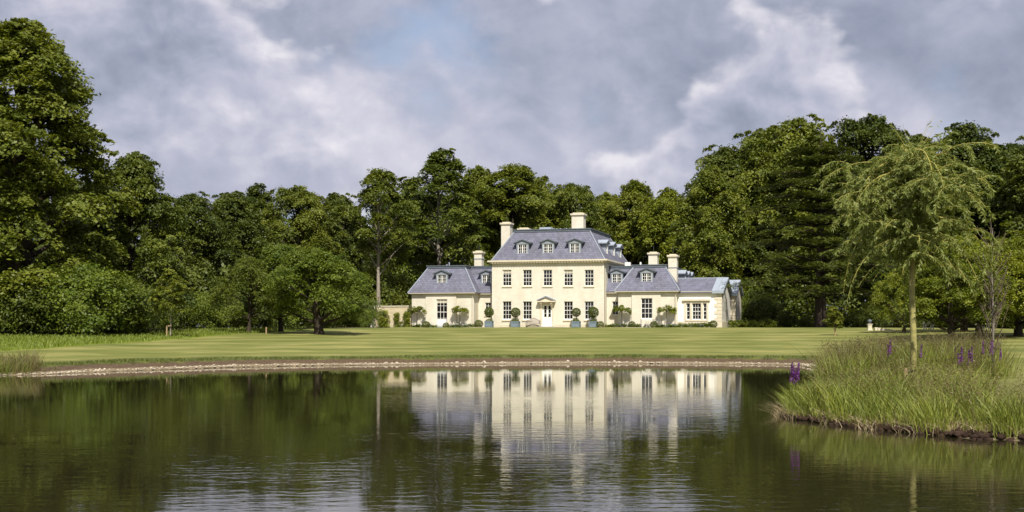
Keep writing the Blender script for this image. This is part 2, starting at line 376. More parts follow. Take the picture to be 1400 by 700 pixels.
# ------------------------------------------------------------------ the house
A = math.radians(15.5); CA, SA = math.cos(A), math.sin(A)
HD, HX = 138.0, (826 - CX0) / F * 138.0; HB = 2.0
house = empty('country_house', (HX, HD, HB), -A)
tag(house, 'cream limewashed country house with grey slate mansard roofs and two lower wings', 'house')
def U(px, v=0.):
    k = (px - CX0) / F; return (k * (HD + v * CA) - HX - v * SA) / (CA + k * SA)
def Z(px, py, v=0.):
    u = U(px, v); return CH + (HZ - py) * (HD - u * SA + v * CA) / F - HB
def UZ(px, py, v=0.): return U(px, v), Z(px, py, v)
def hw(u, v, z=0.):                                  # house-local to world
    return (HX + u * CA + v * SA, HD - u * SA + v * CA, HB + z)
def wall_sheet(mb, u0, u1, z0, z1, v, holes, rev=.16):
    us = sorted({u0, u1, *[h[0] for h in holes], *[h[1] for h in holes]}); zs = sorted({z0, z1, *[h[2] for h in holes], *[h[3] for h in holes]})
    for i in range(len(us) - 1):
        for j in range(len(zs) - 1):
            um, zm = (us[i] + us[i + 1]) / 2, (zs[j] + zs[j + 1]) / 2
            if any(h[0] < um < h[1] and h[2] < zm < h[3] for h in holes): continue
            mb.quad((us[i], v, zs[j]), (us[i + 1], v, zs[j]), (us[i + 1], v, zs[j + 1]), (us[i], v, zs[j + 1]))
    for a, b_, c_, d in holes:
        mb.quad((a, v, c_), (a, v, d), (a, v + rev, d), (a, v + rev, c_)); mb.quad((b_, v, c_), (b_, v + rev, c_), (b_, v + rev, d), (b_, v, d))
        mb.quad((a, v, d), (b_, v, d), (b_, v + rev, d), (a, v + rev, d)); mb.quad((a, v, c_), (a, v + rev, c_), (b_, v + rev, c_), (b_, v, c_))
rw = random.Random(11)
def window(u0, u1, z0, z1, v, cols, rows, parent=house, T=None, sill=True, name='window', sillw=.12, bottom=.09, blind=False, mullion=False):
    """sash window set back in its opening; wall face at v"""
    f = .055; vb = v + .10; b = MB(T)
    b.box(u0 - .002, u0 + f, vb, vb + .09, z0, z1); b.box(u1 - f, u1 + .002, vb, vb + .09, z0, z1)
    b.box(u0 + f, u1 - f, vb, vb + .09, z1 - f, z1); b.box(u0 + f, u1 - f, vb - .01, vb + .09, z0, z0 + bottom)
    iu0, iu1, iz0, iz1 = u0 + f, u1 - f, z0 + bottom, z1 - f
    for i in range(1, cols):
        x = iu0 + (iu1 - iu0) * i / cols; w = .05 if (mullion and i == cols // 2) else .017
        b.box(x - w, x + w, vb + .02, vb + .06, iz0, iz1)
    for j in range(1, rows):
        zz = iz0 + (iz1 - iz0) * j / rows; w = .028 if j == rows // 2 and not mullion else .016
        b.box(iu0, iu1, vb + .024, vb + .064, zz - w, zz + w)
    wo_ = b.build(name, 'white', parent)
    g = MB(T); g.quad((iu0, vb + .05, iz0), (iu1, vb + .05, iz0), (iu1, vb + .05, iz1), (iu0, vb + .05, iz1)); g.build('pane', 'glass', wo_)
    if blind:
        g = MB(T); hh = (iz1 - iz0) * blind; g.box(iu0, iu1, vb + .045, vb + .048, iz1 - hh, iz1); g.build('blind', 'pipe', wo_)
    if sill:
        g = MB(T); g.box(u0 - .08, u1 + .08, v - .09, v + .11, z0 - sillw, z0 - .003); g.build('sill', 'stone', wo_)
    return wo_
def hip_roof(name, u0, u1, v0, v1, z0, h, s, topname='ridge_cap', ov=0., sb=None, sl=None, sr=None):
    sb = s if sb is None else sb; sl = s if sl is None else sl; sr = s if sr is None else sr
    u0, u1, v0, v1 = u0 - ov, u1 + ov, v0 - ov, v1 + ov
    lo = [(u0, v0, z0), (u1, v0, z0), (u1, v1, z0), (u0, v1, z0)]; hi = [(u0 + sl, v0 + s, z0 + h), (u1 - sr, v0 + s, z0 + h), (u1 - sr, v1 - sb, z0 + h), (u0 + sl, v1 - sb, z0 + h)]
    b = MB(); b.add(lo + hi, [(0, 1, 5, 4), (1, 2, 6, 5), (2, 3, 7, 6), (3, 0, 4, 7), (4, 5, 6, 7), (3, 2, 1, 0)]); r = b.build(name, 'slate', house)
    for i in range(4):
        k = MB(); k.tube([lo[i], hi[i]], .075, 6); k.build('hip_flashing', 'lead', r)
    k = MB(); a, c_ = hi[0], hi[2]
    k.box(a[0] - .10, c_[0] + .10, a[1] - .10, c_[1] + .10, z0 + h - .05, z0 + h + .16); k.box(a[0] - .16, c_[0] + .16, a[1] - .16, c_[1] + .16, z0 + h + .16, z0 + h + .25); k.build(topname, 'lead_dark', r)
    return r
def eave(u0, u1, v0, v1, z0, z1, ov, mat='stone', dent=False, parent=house, name='cornice'):
    b = MB(); b.box(u0 - ov * .45, u1 + ov * .45, v0 - ov * .45, v1 + ov * .45, z0, z0 + (z1 - z0) * .5)
    b.box(u0 - ov, u1 + ov, v0 - ov, v1 + ov, z0 + (z1 - z0) * .5, z1)
    o_ = b.build(name, mat, parent)
    if dent:
        k = MB(); n = int((u1 - u0) / .3)
        for i in range(n):
            x = u0 + (u1 - u0) * (i + .5) / n; k.box(x - .07, x + .07, v0 - ov * .85, v0 - ov * .45, z0 + .02, z0 + (z1 - z0) * .5)
        n = int((v1 - v0) / .3)
        for i in range(n):
            y = v0 + (v1 - v0) * (i + .5) / n; k.box(u1 + ov * .45, u1 + ov * .85, y - .07, y + .07, z0 + .02, z0 + (z1 - z0) * .5)
        tag(k.build('dentil_row', mat, o_), kind='stuff')
    return o_
def block_sides(b, u0, u1, v0, v1, z0, z1):
    b.quad((u1, v0, z0), (u1, v1, z0), (u1, v1, z1), (u1, v0, z1)); b.quad((u0, v1, z0), (u0, v0, z0), (u0, v0, z1), (u0, v1, z1))
    b.quad((u1, v1, z0), (u0, v1, z0), (u0, v1, z1), (u1, v1, z1))
def dormer(T, w, z0, h, depth, ped=.42, pale=False):
    """front face on local y=0 looking to -y, centred on x=0; z0 sill level; h window height; local frame via T"""
    s = .17; b = MB(T)
    b.box(-w / 2 - s, -w / 2, 0, depth, z0 - .30, z0 + h); b.box(w / 2, w / 2 + s, 0, depth, z0 - .30, z0 + h)
    b.box(-w / 2, w / 2, 0, depth, z0 - .30, z0 - .10)
    b.box(-w / 2, w / 2, .25, .3, z0 - .1, z0 + h)
    d = b.build('dormer', 'lead', house)
    k = MB(T); ow = w / 2 + s + .22; zt = z0 + h
    k.prism([(-ow, zt), (ow, zt), (ow, zt + .09), (0, zt + ped), (-ow, zt + .09)], -.02, depth + 1.2); k.build('pediment', 'lead', d)
    for sg in (-1, 1):
        k = MB(T); k.prism([(sg * (ow + .10), zt + .07), (0, zt + ped + .02), (0, zt + ped + .12), (sg * (ow + .12), zt + .17)], -.16, depth + 1.2)
        k.build('dormer_roof', 'lead_pale' if pale else 'lead_dark', d)
    k = MB(T); k.box(-w / 2 - .25, w / 2 + .25, -.08, .02, z0 - .36, z0 - .30); k.build('apron', 'lead_pale', d)
    window(-w / 2, w / 2, z0 - .09, z0 + h, -.06, 4, 3, d, T, False, 'casement', bottom=.08, mullion=True)
    return d
def chimney(u0, u1, v0, v1, z0, z1, rod=.9, base=None):
    b = MB(); b.box(u0, u1, v0, v1, z0, z1 - .28); c_ = b.build('chimney', 'wall', house)
    k = MB(); k.box(u0 - .06, u1 + .06, v0 - .06, v1 + .06, z1 - .28, z1 - .18); k.box(u0 - .13, u1 + .13, v0 - .13, v1 + .13, z1 - .18, z1); k.box(u0 + .1, u1 - .1, v0 + .1, v1 - .1, z1, z1 + .1); k.build('chimney_cap', 'stone', c_)
    if rod: k = MB(); k.tube([((u0 + u1) / 2, (v0 + v1) / 2, z1), ((u0 + u1) / 2, (v0 + v1) / 2, z1 + rod)], .022, 5); k.build('rod', 'iron', c_)
    if base:
        k = MB(); k.box(u0 - .035, u1 + .035, v0 - .035, v1 + .035, base, base + .1); k.build('flashing', 'lead', c_)
    return c_
# main block
mu0 = U(672.6); MD = 14.5; ez = Z(826, 358.5)
holes = []; ups, gnds = [], []
for px in (693.1, 720.9, 748.7, 777.0, 805.4):
    c_ = U(px); z1, z0 = Z(px, 368.8), Z(px, 391.2); ups.append((c_ - .485, c_ + .485, z0, z1)); holes.append(ups[-1])
    if px != 748.7:
        z1, z0 = Z(px, 412), Z(px, 437.3); gnds.append((c_ - .485, c_ + .485, z0, z1)); holes.append(gnds[-1])
dc = U(748.3); door_h = (dc - .56, dc + .56, .12, Z(748, 416.8)); holes.append(door_h)
b = MB(); wall_sheet(b, mu0, 0, -.3, ez, 0, holes); block_sides(b, mu0, 0, 0, MD, -.3, ez); b.build('wall', 'wall', house)
for i, q in enumerate(ups): window(*q, 0, 3, 4, blind=.2 if i in (0, 3) else False)
for q in gnds: window(*q, 0, 3, 4, sillw=.14, bottom=.13)
b = MB(); b.box(mu0 - .04, dc - .85, -.05, .05, -.3, .32); b.box(dc + .85, .04, -.05, .05, -.3, .32); b.box(.001, .05, .05, MD, -.3, .32); b.build('plinth', 'stone', house)
eave(mu0, 0, 0, MD, ez, ez + .33, .40, 'stone', True)
mr_h = Z(806, 315.2, 2.) - (ez + .335)
hip_roof('roof', mu0, 0, 0, MD, ez + .335, mr_h, 2.0, ov=.05)
zs_ = Z(750, 346.5, .4)
for px in (714.4, 749.3, 785.9):
    c_ = U(px, .4); dormer(lambda x, y, z, c_=c_: (c_ + x, .38 + y, z), .98, zs_, 1.03, 1.7)
for v_ in (3.5, 7.4, 11.2): dormer(lambda x, y, z, v_=v_: (-.38 - y, v_ + x, z), .98, zs_, 1.03, 1.7, pale=True)
ztop = ez + .335 + mr_h
u0, u1 = U(685.2, 4.5), U(697.2, 4.5); chimney(u0, u1, 4.5, 5.6, ez + .5, Z(692, 304.5, 4.5), base=ztop - 1.5)
u0, u1 = U(781.5, 4.5), U(797.6, 4.5); chimney(u0, u1, 4.5, 5.7, ztop - .5, Z(790, 291.8, 4.5), 1.1, base=ztop + .26)
u0, u1 = U(708.8, 11.), U(722.5, 11.); chimney(u0, u1, 11., 11.9, ztop - .5, Z(715, 312.3, 11.), 0)
b = MB(); u0, u1 = U(736.8, 5), U(753.5, 5); b.box(u0, u1, 5, 7, ztop + .2, Z(745, 310.6, 5), .06, .06); b.build('roof_lantern', 'lead_pale', house)
for px in (758.2, 763.6):
    b = MB(); c_ = U(px, 5); zt = ztop + .2; b.tube([(c_, 6, zt), (c_, 6, zt + .22), (c_, 6, zt + .34), (c_, 6, zt + .40)], [.33, .33, .24, .06], 10); b.build('roof_dome', 'white', house, True)
b = MB(); c_ = U(771.5, 5); b.tube([(c_, 6, ztop), (c_, 6, ztop + .62)], .06, 6); b.build('vent_pipe', 'white', house)
for px in (827.2,):
    b = MB(); b.tube([(.09, .25, ez - .1), (.09, .25, -.3)], .05, 6); b.build('downpipe', 'pipe', house)
# door
b = MB(); a0, a1, z0, z1 = door_h
b.box(a0, a0 + .09, .05, .15, z0, z1); b.box(a1 - .09, a1, .05, .15, z0, z1); b.box(a0 + .09, a1 - .09, .05, .15, z1 - .09, z1)
b.box(a0 + .09, a1 - .09, .08, .14, z0, z0 + .98); b.box(a0 + .09, a0 + .2, .08, .14, z0 + .98, z1 - .09); b.box(a1 - .2, a1 - .09, .08, .14, z0 + .98, z1 - .09)
b.box(dc - .10, dc + .10, .075, .14, z0 + .98, z1 - .09)
for j in (1, 2): zz = z0 + .98 + (z1 - .09 - z0 - .98) * j / 3; b.box(a0 + .2, dc - .10, .085, .13, zz - .017, zz + .017); b.box(dc + .10, a1 - .2, .085, .13, zz - .017, zz + .017)
for sx in (a0 + .16, dc + .06): b.box(sx, sx + .34, .07, .08, z0 + .14, z0 + .84)
door = b.build('door', 'white', house); tag(door, 'white half-glazed front door under a stone pediment')
b = MB(); b.quad((a0 + .15, .12, z0 + .9), (a1 - .15, .12, z0 + .9), (a1 - .15, .12, z1 - .05), (a0 + .15, .12, z1 - .05)); b.build('pane', 'glass', door)
b = MB(); b.tube([(dc + .07, .06, z0 + 1.0), (dc + .07, .02, z0 + 1.0)], .035, 8); b.build('handle', 'iron', door)
b = MB(); b.box(a0 - .15, a1 + .15, -.35, .04, -.02, .115); b.build('step', 'lead_pale', door)
b = MB(); hu0, hu1 = U(735.5), U(760); hz0, hz1 = Z(748, 413), Z(748, 405)
b.box(hu0 + .28, a0 - .003, -.07, 0.01, 0., hz0 - .25); b.box(a1 + .003, hu1 - .28, -.07, 0.01, 0., hz0 - .25); b.box(hu0 + .2, hu1 - .2, -.10, .01, z1 + .003, hz0)
hood = b.build('door_surround', 'stone', house)
b = MB(); b.prism([(hu0 + .12, hz0 + .12), (hu1 - .12, hz0 + .12), ((hu0 + hu1) / 2, hz1 - .1)], -.42, 0.); b.box(hu0, hu1, -.55, 0., hz0, hz0 + .12); b.build('pediment', 'stone', hood)
cu = (hu0 + hu1) / 2
for sg, e in ((-1, hu0), (1, hu1)):
    b = MB(); b.prism([(e, hz0 + .125), (cu, hz1 - .09), (cu, hz1 + .03), (e - .02 * sg, hz0 + .235)], -.57, -.001); b.build('hood_roof', 'lead', hood)
    b = MB(); x = cu + sg * (.5 * (hu1 - hu0) - .42)
    b.add([(x - .1, -.105, hz0 - .003), (x + .1, -.105, hz0 - .003), (x + .1, -.45, hz0 - .003), (x - .1, -.45, hz0 - .003), (x - .1, -.45, hz0 - .16), (x + .1, -.45, hz0 - .16), (x + .1, -.2, hz0 - .5), (x - .1, -.2, hz0 - .5), (x - .1, -.105, hz0 - .58), (x + .1, -.105, hz0 - .58)],
          [(0, 1, 2, 3), (3, 2, 5, 4), (4, 5, 6, 7), (7, 6, 9, 8), (0, 3, 4, 7, 8), (1, 9, 6, 5, 2), (0, 8, 9, 1)]); b.build('bracket', 'stone', hood)
# wings and links
LV, WV, WD = 1.4, -.4, 14.0
def wing(u0, u1, b0, b1, wpx, wz, ez, ridge_z, dpx, right, sr=None):
    holes = [(b0, b1, -.29, ez - .02)]
    b = MB(); wall_sheet(b, u0, u1, -.3, ez, WV, holes, .02); block_sides(b, u0, u1, WV, WD, -.3, ez); b.build('wall', 'wall', house)
    w0, w1 = U(wpx[0], WV - .14), U(wpx[1], WV - .14); h = (w0, w1, wz[0], wz[1])
    b = MB(); wall_sheet(b, b0, b1, -.3, ez, WV - .14, [h], .2)
    b.quad((b0, WV - .14, -.3), (b0, WV - .14, ez), (b0, WV, ez), (b0, WV, -.3)); b.quad((b1, WV - .14, -.3), (b1, WV, -.3), (b1, WV, ez), (b1, WV - .14, ez)); b.build('wall', 'wall', house)
    window(*h, WV - .14, 3, 4, sill=False, bottom=.12, blind=False if right else .14)
    eave(u0, u1, WV - .1, WD, ez, ez + .16, .30, 'pipe')
    r = hip_roof('roof', u0, u1, WV, WD, ez + .165, ridge_z - ez - .165, 1.75, ov=.36, sl=1.75, sr=1.75)
    return r
# left wing
ezl = Z(600, 402.5, WV); rzl = Z(600, 366.2, 1.)
lu0, lu1 = U(563, WV), U(647.5, WV)
wing(lu0, lu1, U(582.5, WV), U(624, WV), (596.6, 611.4), (Z(604, 445, WV) + 0, Z(604, 409, WV)), ezl, rzl, 604, False)
b = MB(); a0, a1 = U(597.3, WV), U(610.7, WV); b.box(a0, a1, WV - .10, WV - .02, Z(604, 444.5, WV), Z(604, 436.3, WV)); b.build('apron_panel', 'white', house)
b = MB(); b.box(a0 - .1, a1 + .1, WV - .5, WV - .145, -.05, .14); b.build('step', 'lead_pale', house)
dz = Z(604, 388.3, 0.); c_ = U(604.6, 0.)
dormer(lambda x, y, z, c_=c_: (c_ + x, -.12 + y, z), .98, dz, 1.0, 1.7)
# left link
hl = (U(663.2, LV), U(671.3, LV), Z(667, 431.3, LV), Z(667, 413.6, LV))
b = MB(); wall_sheet(b, lu1 - .3, mu0 + .3, -.3, ezl, LV, [hl]); b.build('wall', 'wall', house); window(*hl, LV, 2, 4)
b = MB(); b.box(lu1 + .01, mu0 - .01, LV - .3, LV + .3, ezl + .004, ezl + .158); b.build('cornice', 'pipe', house)
def link_roof(u0, u1, z0, z1, v):
    b = MB(); b.add([(u0, v - .36, z0), (u1, v - .36, z0), (u1, v + 1.39, z1), (u0, v + 1.39, z1), (u1, 8, z1), (u0, 8, z1)], [(0, 1, 2, 3), (3, 2, 4, 5)]); r = b.build('roof', 'slate', house)
    k = MB(); k.box(u0, u1, v + 1.3, 8, z1 - .05, z1 + .155); k.box(u0, u1, v + 1.24, 8, z1 + .155, z1 + .245); k.build('ridge_cap', 'lead_dark', r)
link_roof(lu1 - 1.5, mu0 - .01, ezl + .168, rzl - .012, LV)
c_ = U(664.9, LV + .28); dormer(lambda x, y, z, c_=c_: (c_ + x, LV + .28 + y, z), .9, dz + .02, 1.0, 1.7)
# niche on the left wing's inner side
b = MB(); b.box(lu1 - .05, lu1 + .004, .35, .95, .9, 2.7); b.build('niche', 'stone', house)
u0, u1 = U(648.4, 3.2), U(658.4, 3.2); chimney(u0, u1, 3.2, 4.1, rzl - 1., Z(653, 343.8, 3.2), .85, base=rzl + 1.0)
for px, hh in ((611, .3), (614.2, .5)):
    b = MB(); c_ = U(px, 5); b.tube([(c_, 5, rzl), (c_, 5, rzl + .3 + hh)], .07, 6); b.build('vent_pipe', 'lead_pale', house)
# right wing and link
ezr = Z(885, 400.2, WV); rzr = Z(885, 365.0, 1.)
ru0, ru1 = U(845.2, WV), U(925.2, WV)
wing(ru0, ru1, U(864, WV), U(903.6, WV), (876.4, 891.9), (Z(884, 436.3, WV), Z(884, 407.6, WV)), ezr, rzr, 884, True)
c_ = U(884.4, 0.); dzr = Z(884, 386.3, 0.); dormer(lambda x, y, z, c_=c_: (c_ + x, -.12 + y, z), .98, dzr, 1.0, 1.7)
hl = (U(837, LV), U(845.6, LV), Z(841, 431, LV), Z(841, 412, LV))
b = MB(); wall_sheet(b, -.3, ru0 + .3, -.3, ezr, LV, [hl]); b.build('wall', 'wall', house); window(*hl, LV, 2, 4)
b = MB(); b.box(.01, ru0 - .01, LV - .3, LV + .3, ezr + .004, ezr + .158); b.build('cornice', 'pipe', house)
link_roof(.01, ru0 + 1.5, ezr + .168, rzr - .012, LV)
c_ = U(843.2, LV + .28); dormer(lambda x, y, z, c_=c_: (c_ + x, LV + .28 + y, z), .98, dzr + .02, 1.0, 1.7)
u0, u1 = U(886.6, 9.), U(898.6, 9.); chimney(u0, u1, 9., 10., rzr - .6, Z(892, 345.4, 9.), .8, base=rzr + .3)
u0, u1 = U(913.6, 1.6), U(925.2, 1.6); chimney(u0, u1, 1.6, 2.6, ezr + .2, Z(919, 348.6, 1.6), 1.0, base=Z(919, 366.5, 1.6))
for v_ in (6.2, 8.9, 11.6): dormer(lambda x, y, z, v_=v_: (ru1 - .05 - y, v_ + x, z), .98, dzr, 1.0, 1.6, pale=True)
for px, hh, ww in ((858.5, .42, .30), (876, .42, .07)):
    b = MB(); c_ = U(px, 5); b.box(c_ - ww, c_ + ww, 4.8, 5.2, rzr, rzr + .3 + hh); b.build('vent_pipe' if ww < .2 else 'roof_lantern', 'white', house)
# extension with gable ends
EV = .25; xu0, xu1 = ru1, U(986.5, EV); eze = Z(955, 400, EV); rze = Z(990, 380.6, EV + 4.4); ED = 8.2
tw = [(U(938.4, EV), U(943.3, EV)), (U(946.4, EV), U(958.4, EV)), (U(961.3, EV), U(966, EV))]
tz0, tz1 = Z(952, 437.2, EV), Z(952, 414.4, EV)
holes = [(a, b_, tz0, tz1) for a, b_ in tw]
b = MB(); wall_sheet(b, xu0, xu1, -.3, eze, EV, holes)
v0, v1, vm = EV, EV + ED, EV + 4.4
b.add([(xu1, v0, -.3), (xu1, v1, -.3), (xu1, v1, eze), (xu1, vm, rze - .1), (xu1, v0, eze)], [(0, 1, 2, 3, 4)]); b.build('wall', 'stucco', house)
for i, q in enumerate(holes): window(*q, EV, 3 if i == 1 else 1, 4, sill=False)
b = MB(); b.box(tw[0][0] - .14, tw[2][1] + .14, EV - .1, EV + .02, tz0 - .15, tz0 - .003); b.box(U(933, EV), U(971, EV), EV - .22, EV + .01, Z(952, 411.3, EV), Z(952, 408.8, EV)); b.box(U(935, EV), U(969, EV), EV - .06, EV + .01, tz1 + .003, Z(952, 411.3, EV))
for x in ((tw[0][1] + tw[1][0]) / 2, (tw[1][1] + tw[2][0]) / 2): b.box(x - .1, x + .1, EV - .06, EV + .01, tz0, tz1)
b.box(tw[0][0] - .2, tw[0][0] - .003, EV - .06, EV + .01, tz0, tz1); b.box(tw[2][1] + .003, tw[2][1] + .2, EV - .06, EV + .01, tz0, tz1); b.build('window_surround', 'stone', house)
b = MB(); b.box(xu0, xu1 + .06, EV - .06, EV + .02, -.3, Z(952, 439.5, EV)); b.box(xu1 - .02, xu1 + .06, EV + .03, EV + ED, -.3, Z(952, 439.5, EV)); b.build('plinth', 'stone', house)
b = MB(); b.box(xu0, xu1 + .05, EV - .25, EV + .1, eze + .003, eze + .14); b.build('cornice', 'pipe', house)
def gable_roof(u0, u1, v0, vm, v1, z0, z1, ov=.3):
    b = MB(); sl = (z1 - z0) / (vm - v0); za = z0 - ov * sl
    sl2 = (z1 - z0) / (v1 - vm); zb = z0 - ov * sl2
    pts = []
    for x in (u0, u1): pts += [(x, v0 - ov, za), (x, vm, z1), (x, v1 + ov, zb), (x, v1 + ov, zb - .12), (x, vm, z1 - .14), (x, v0 - ov, za - .12)]
    b.add(pts, [(0, 6, 7, 1), (1, 7, 8, 2), (2, 8, 9, 3), (3, 9, 10, 4), (4, 10, 11, 5), (5, 11, 6, 0), (0, 1, 4, 5), (1, 2, 3, 4), (6, 11, 10, 7), (7, 10, 9, 8)])
    r = b.build('roof', 'slate', house)
    k = MB(); lift = .12; w = .95; pts = []
    for x in (u1 - w, u1 + .25): pts += [(x, v0 - ov - .05, za + lift), (x, vm, z1 + lift), (x, v1 + ov + .05, zb + lift), (x, v1 + ov + .05, zb - .16), (x, vm, z1 - .18), (x, v0 - ov - .05, za - .16)]
    k.add(pts, [(0, 6, 7, 1), (1, 7, 8, 2), (2, 8, 9, 3), (3, 9, 10, 4), (4, 10, 11, 5), (5, 11, 6, 0), (0, 1, 4, 5), (1, 2, 3, 4), (6, 11, 10, 7), (7, 10, 9, 8)]); k.build('verge_coping', 'lead_pale', r)
    k = MB()
    for x in (u1 - .35,): k.tube([(x, v0 - ov - .05, za + lift), (x, vm, z1 + lift)], .035, 5)
    k.build('lead_roll', 'lead', r)
    k = MB(); k.tube([(u0, vm, z1 + .02), (u1 - w, vm, z1 + .02)], .09, 6); k.build('ridge_roll', 'lead', r)
gable_roof(xu0 - .8, xu1, EV, vm, v1, eze + .155, rze)
# rear gable
GV = 8.6; gu1 = U(1005.2, GV); gd = 6.6
zg = Z(1000, 402.2, GV); zr2 = Z(1010, 384, GV + 3.3)
b = MB(); wall_sheet(b, xu0 + 1, gu1, -.3, zg, GV, [])
b.add([(gu1, GV, -.3), (gu1, GV + gd, -.3), (gu1, GV + gd, zg), (gu1, GV + gd / 2, zr2 - .1), (gu1, GV, zg)], [(0, 1, 2, 3, 4)]); b.build('wall', 'wall', house)
gable_roof(xu0 + .5, gu1, GV, GV + gd / 2, GV + gd, zg + .1, zr2)
b = MB(); b.box(xu1 - .3, gu1 + .06, GV - .06, GV + .02, -.3, .55); b.build('plinth', 'stone', house)
# quoins, each a block
def quoins(u1, v, z0, z1, wide, side):
    n = int((z1 - z0) / .36)
    for i in range(n):
        za = z0 + (z1 - z0) * i / n; zb = z0 + (z1 - z0) * (i + 1) / n - .03; w = wide if i % 2 == 0 else wide * .68; w2 = .5 if i % 2 else .34
        k = MB(); k.box(u1 - w, u1 + .045, v - .045, v + w2, za, zb); k.build('quoin', 'stone', house)
quoins(xu1, EV, Z(952, 439.3, EV), eze - .02, .72, 1)
quoins(gu1, GV, .56, zg - .02, .72, 1)
for uu, vv, zt in ((xu0 - .12, WV - .12, ezr), (lu1 - .12, WV - .12, ezl)):
    b = MB(); b.tube([(uu, vv, zt), (uu, vv, -.3)], .045, 6); b.build('downpipe', 'pipe', house)
# tall recesses on the gable sides
for uu, vv, zz in ((xu1, EV + 4.2, eze), (gu1, GV + 3.3, zg)):
    b = MB(); b.box(uu - .1, uu + .02, vv - .9, vv + .9, .6, zz - .6); b.build('blind_window', 'wall', house)

# garden wall
gw = empty('garden_wall', hw(U(560, 1.), 1., 0), -A); tag(gw, 'pale rubble garden wall with pier beside the left wing', 'wall')
gl = U(507, 1.) - U(560, 1.); gh = Z(540, 419.2, 1.)
b = MB(); b.box(gl + .45, .35, 0, .35, -.4, gh); b.build('wall', 'rubble', gw)
b = MB(); b.box(gl + .5, .33, -.08, .43, gh + .002, gh + .1); b.build('coping', 'stone', gw)
b = MB(); b.box(gl, gl + .52, -.1, .45, -.4, gh + .2); pr = b.build('pier', 'stucco', gw)
b = MB(); b.box(gl - .06, gl + .58, -.16, .51, gh + .2, gh + .29); b.build('pier_cap', 'stone', pr)
# path along the house front
b = MB(); pu = [U(505, 0.), U(1012, 0.)]
N = 40
for i in range(N):
    ua, ub = pu[0] + (pu[1] - pu[0]) * i / N, pu[0] + (pu[1] - pu[0]) * (i + 1) / N; q = []
    for uu, vv in ((ua, -3.2), (ub, -3.2), (ub, -1.45), (ua, -1.45)):
        w = hw(uu, vv); q.append((w[0], w[1], ground(w[0], w[1]) + .03))
    b.quad(*q)
tag(b.build('path', 'gravel'), 'pale gravel path along the house front', 'path', kind='structure')

# ------------------------------------------------------------------ foliage generators
def leaves(C, N, L, Wd, rng, spread=.55, lvbase=None):
    """C (n,3) centres, N (n,3) preferred normals -> verts, quads, lv"""
    n = len(C); nn = N + rng.normal(0, spread, (n, 3)); nn /= np.linalg.norm(nn, axis=1)[:, None] + 1e-9
    r = rng.normal(0, 1, (n, 3)); t = np.cross(nn, r); t /= np.linalg.norm(t, axis=1)[:, None] + 1e-9
    bb = np.cross(nn, t); s = rng.uniform(.7, 1.3, n)[:, None]
    V = np.empty((n, 4, 3)); V[:, 0] = C - t * L * s * .5; V[:, 2] = C + t * L * s * .5
    V[:, 1] = C + bb * Wd * s * .5 + nn * L * .06; V[:, 3] = C - bb * Wd * s * .5 + nn * L * .06
    Q = np.arange(n * 4).reshape(n, 4)
    lv = rng.uniform(0, .55, n) if lvbase is None else np.clip(lvbase + rng.uniform(-.2, .2, n), 0, 1)
    return V.reshape(-1, 3), Q, np.repeat(lv, 4)
def sprays(P, O, R, nper, rng, flat=.32, up=.9, droop=.25, size=.3, spread=.5, aspect=.62, lobe_lv=None):
    """leaf sprays: P centres, O outward dirs, R radii; each spray a drooping disc of leaves"""
    k = len(P); nrm = O * .55 + np.array([0, 0, up]); nrm += rng.normal(0, .18, nrm.shape); nrm /= np.linalg.norm(nrm, axis=1)[:, None]
    a = np.cross(nrm, rng.normal(0, 1, (k, 3))); a /= np.linalg.norm(a, axis=1)[:, None]; c = np.cross(nrm, a)
    th = rng.uniform(0, 2 * np.pi, (k, nper)); rr = np.sqrt(rng.uniform(0, 1, (k, nper))) * (1 + .25 * np.sin(3 * th + rng.uniform(0, 6, (k, 1))))
    rad = R[:, None] * rr; hz = rng.normal(0, 1, (k, nper)) * R[:, None] * flat * .5 - droop * rad * rr
    C = P[:, None] + a[:, None] * (np.cos(th) * rad)[..., None] + c[:, None] * (np.sin(th) * rad)[..., None] + nrm[:, None] * hz[..., None]
    Nn = np.repeat(nrm[:, None], nper, 1)
    lv = np.repeat(np.clip(rng.uniform(.12, .72, k) + (0. if lobe_lv is None else lobe_lv), 0, 1), nper)
    return leaves(C.reshape(-1, 3), Nn.reshape(-1, 3), size, size * aspect, rng, spread, lv)
def rdir(n, rng, zmin=-.5):
    z = rng.uniform(zmin, 1, n); th = rng.uniform(0, 2 * np.pi, n); q = np.sqrt(1 - z * z)
    return np.stack([q * np.cos(th), q * np.sin(th), z], 1)
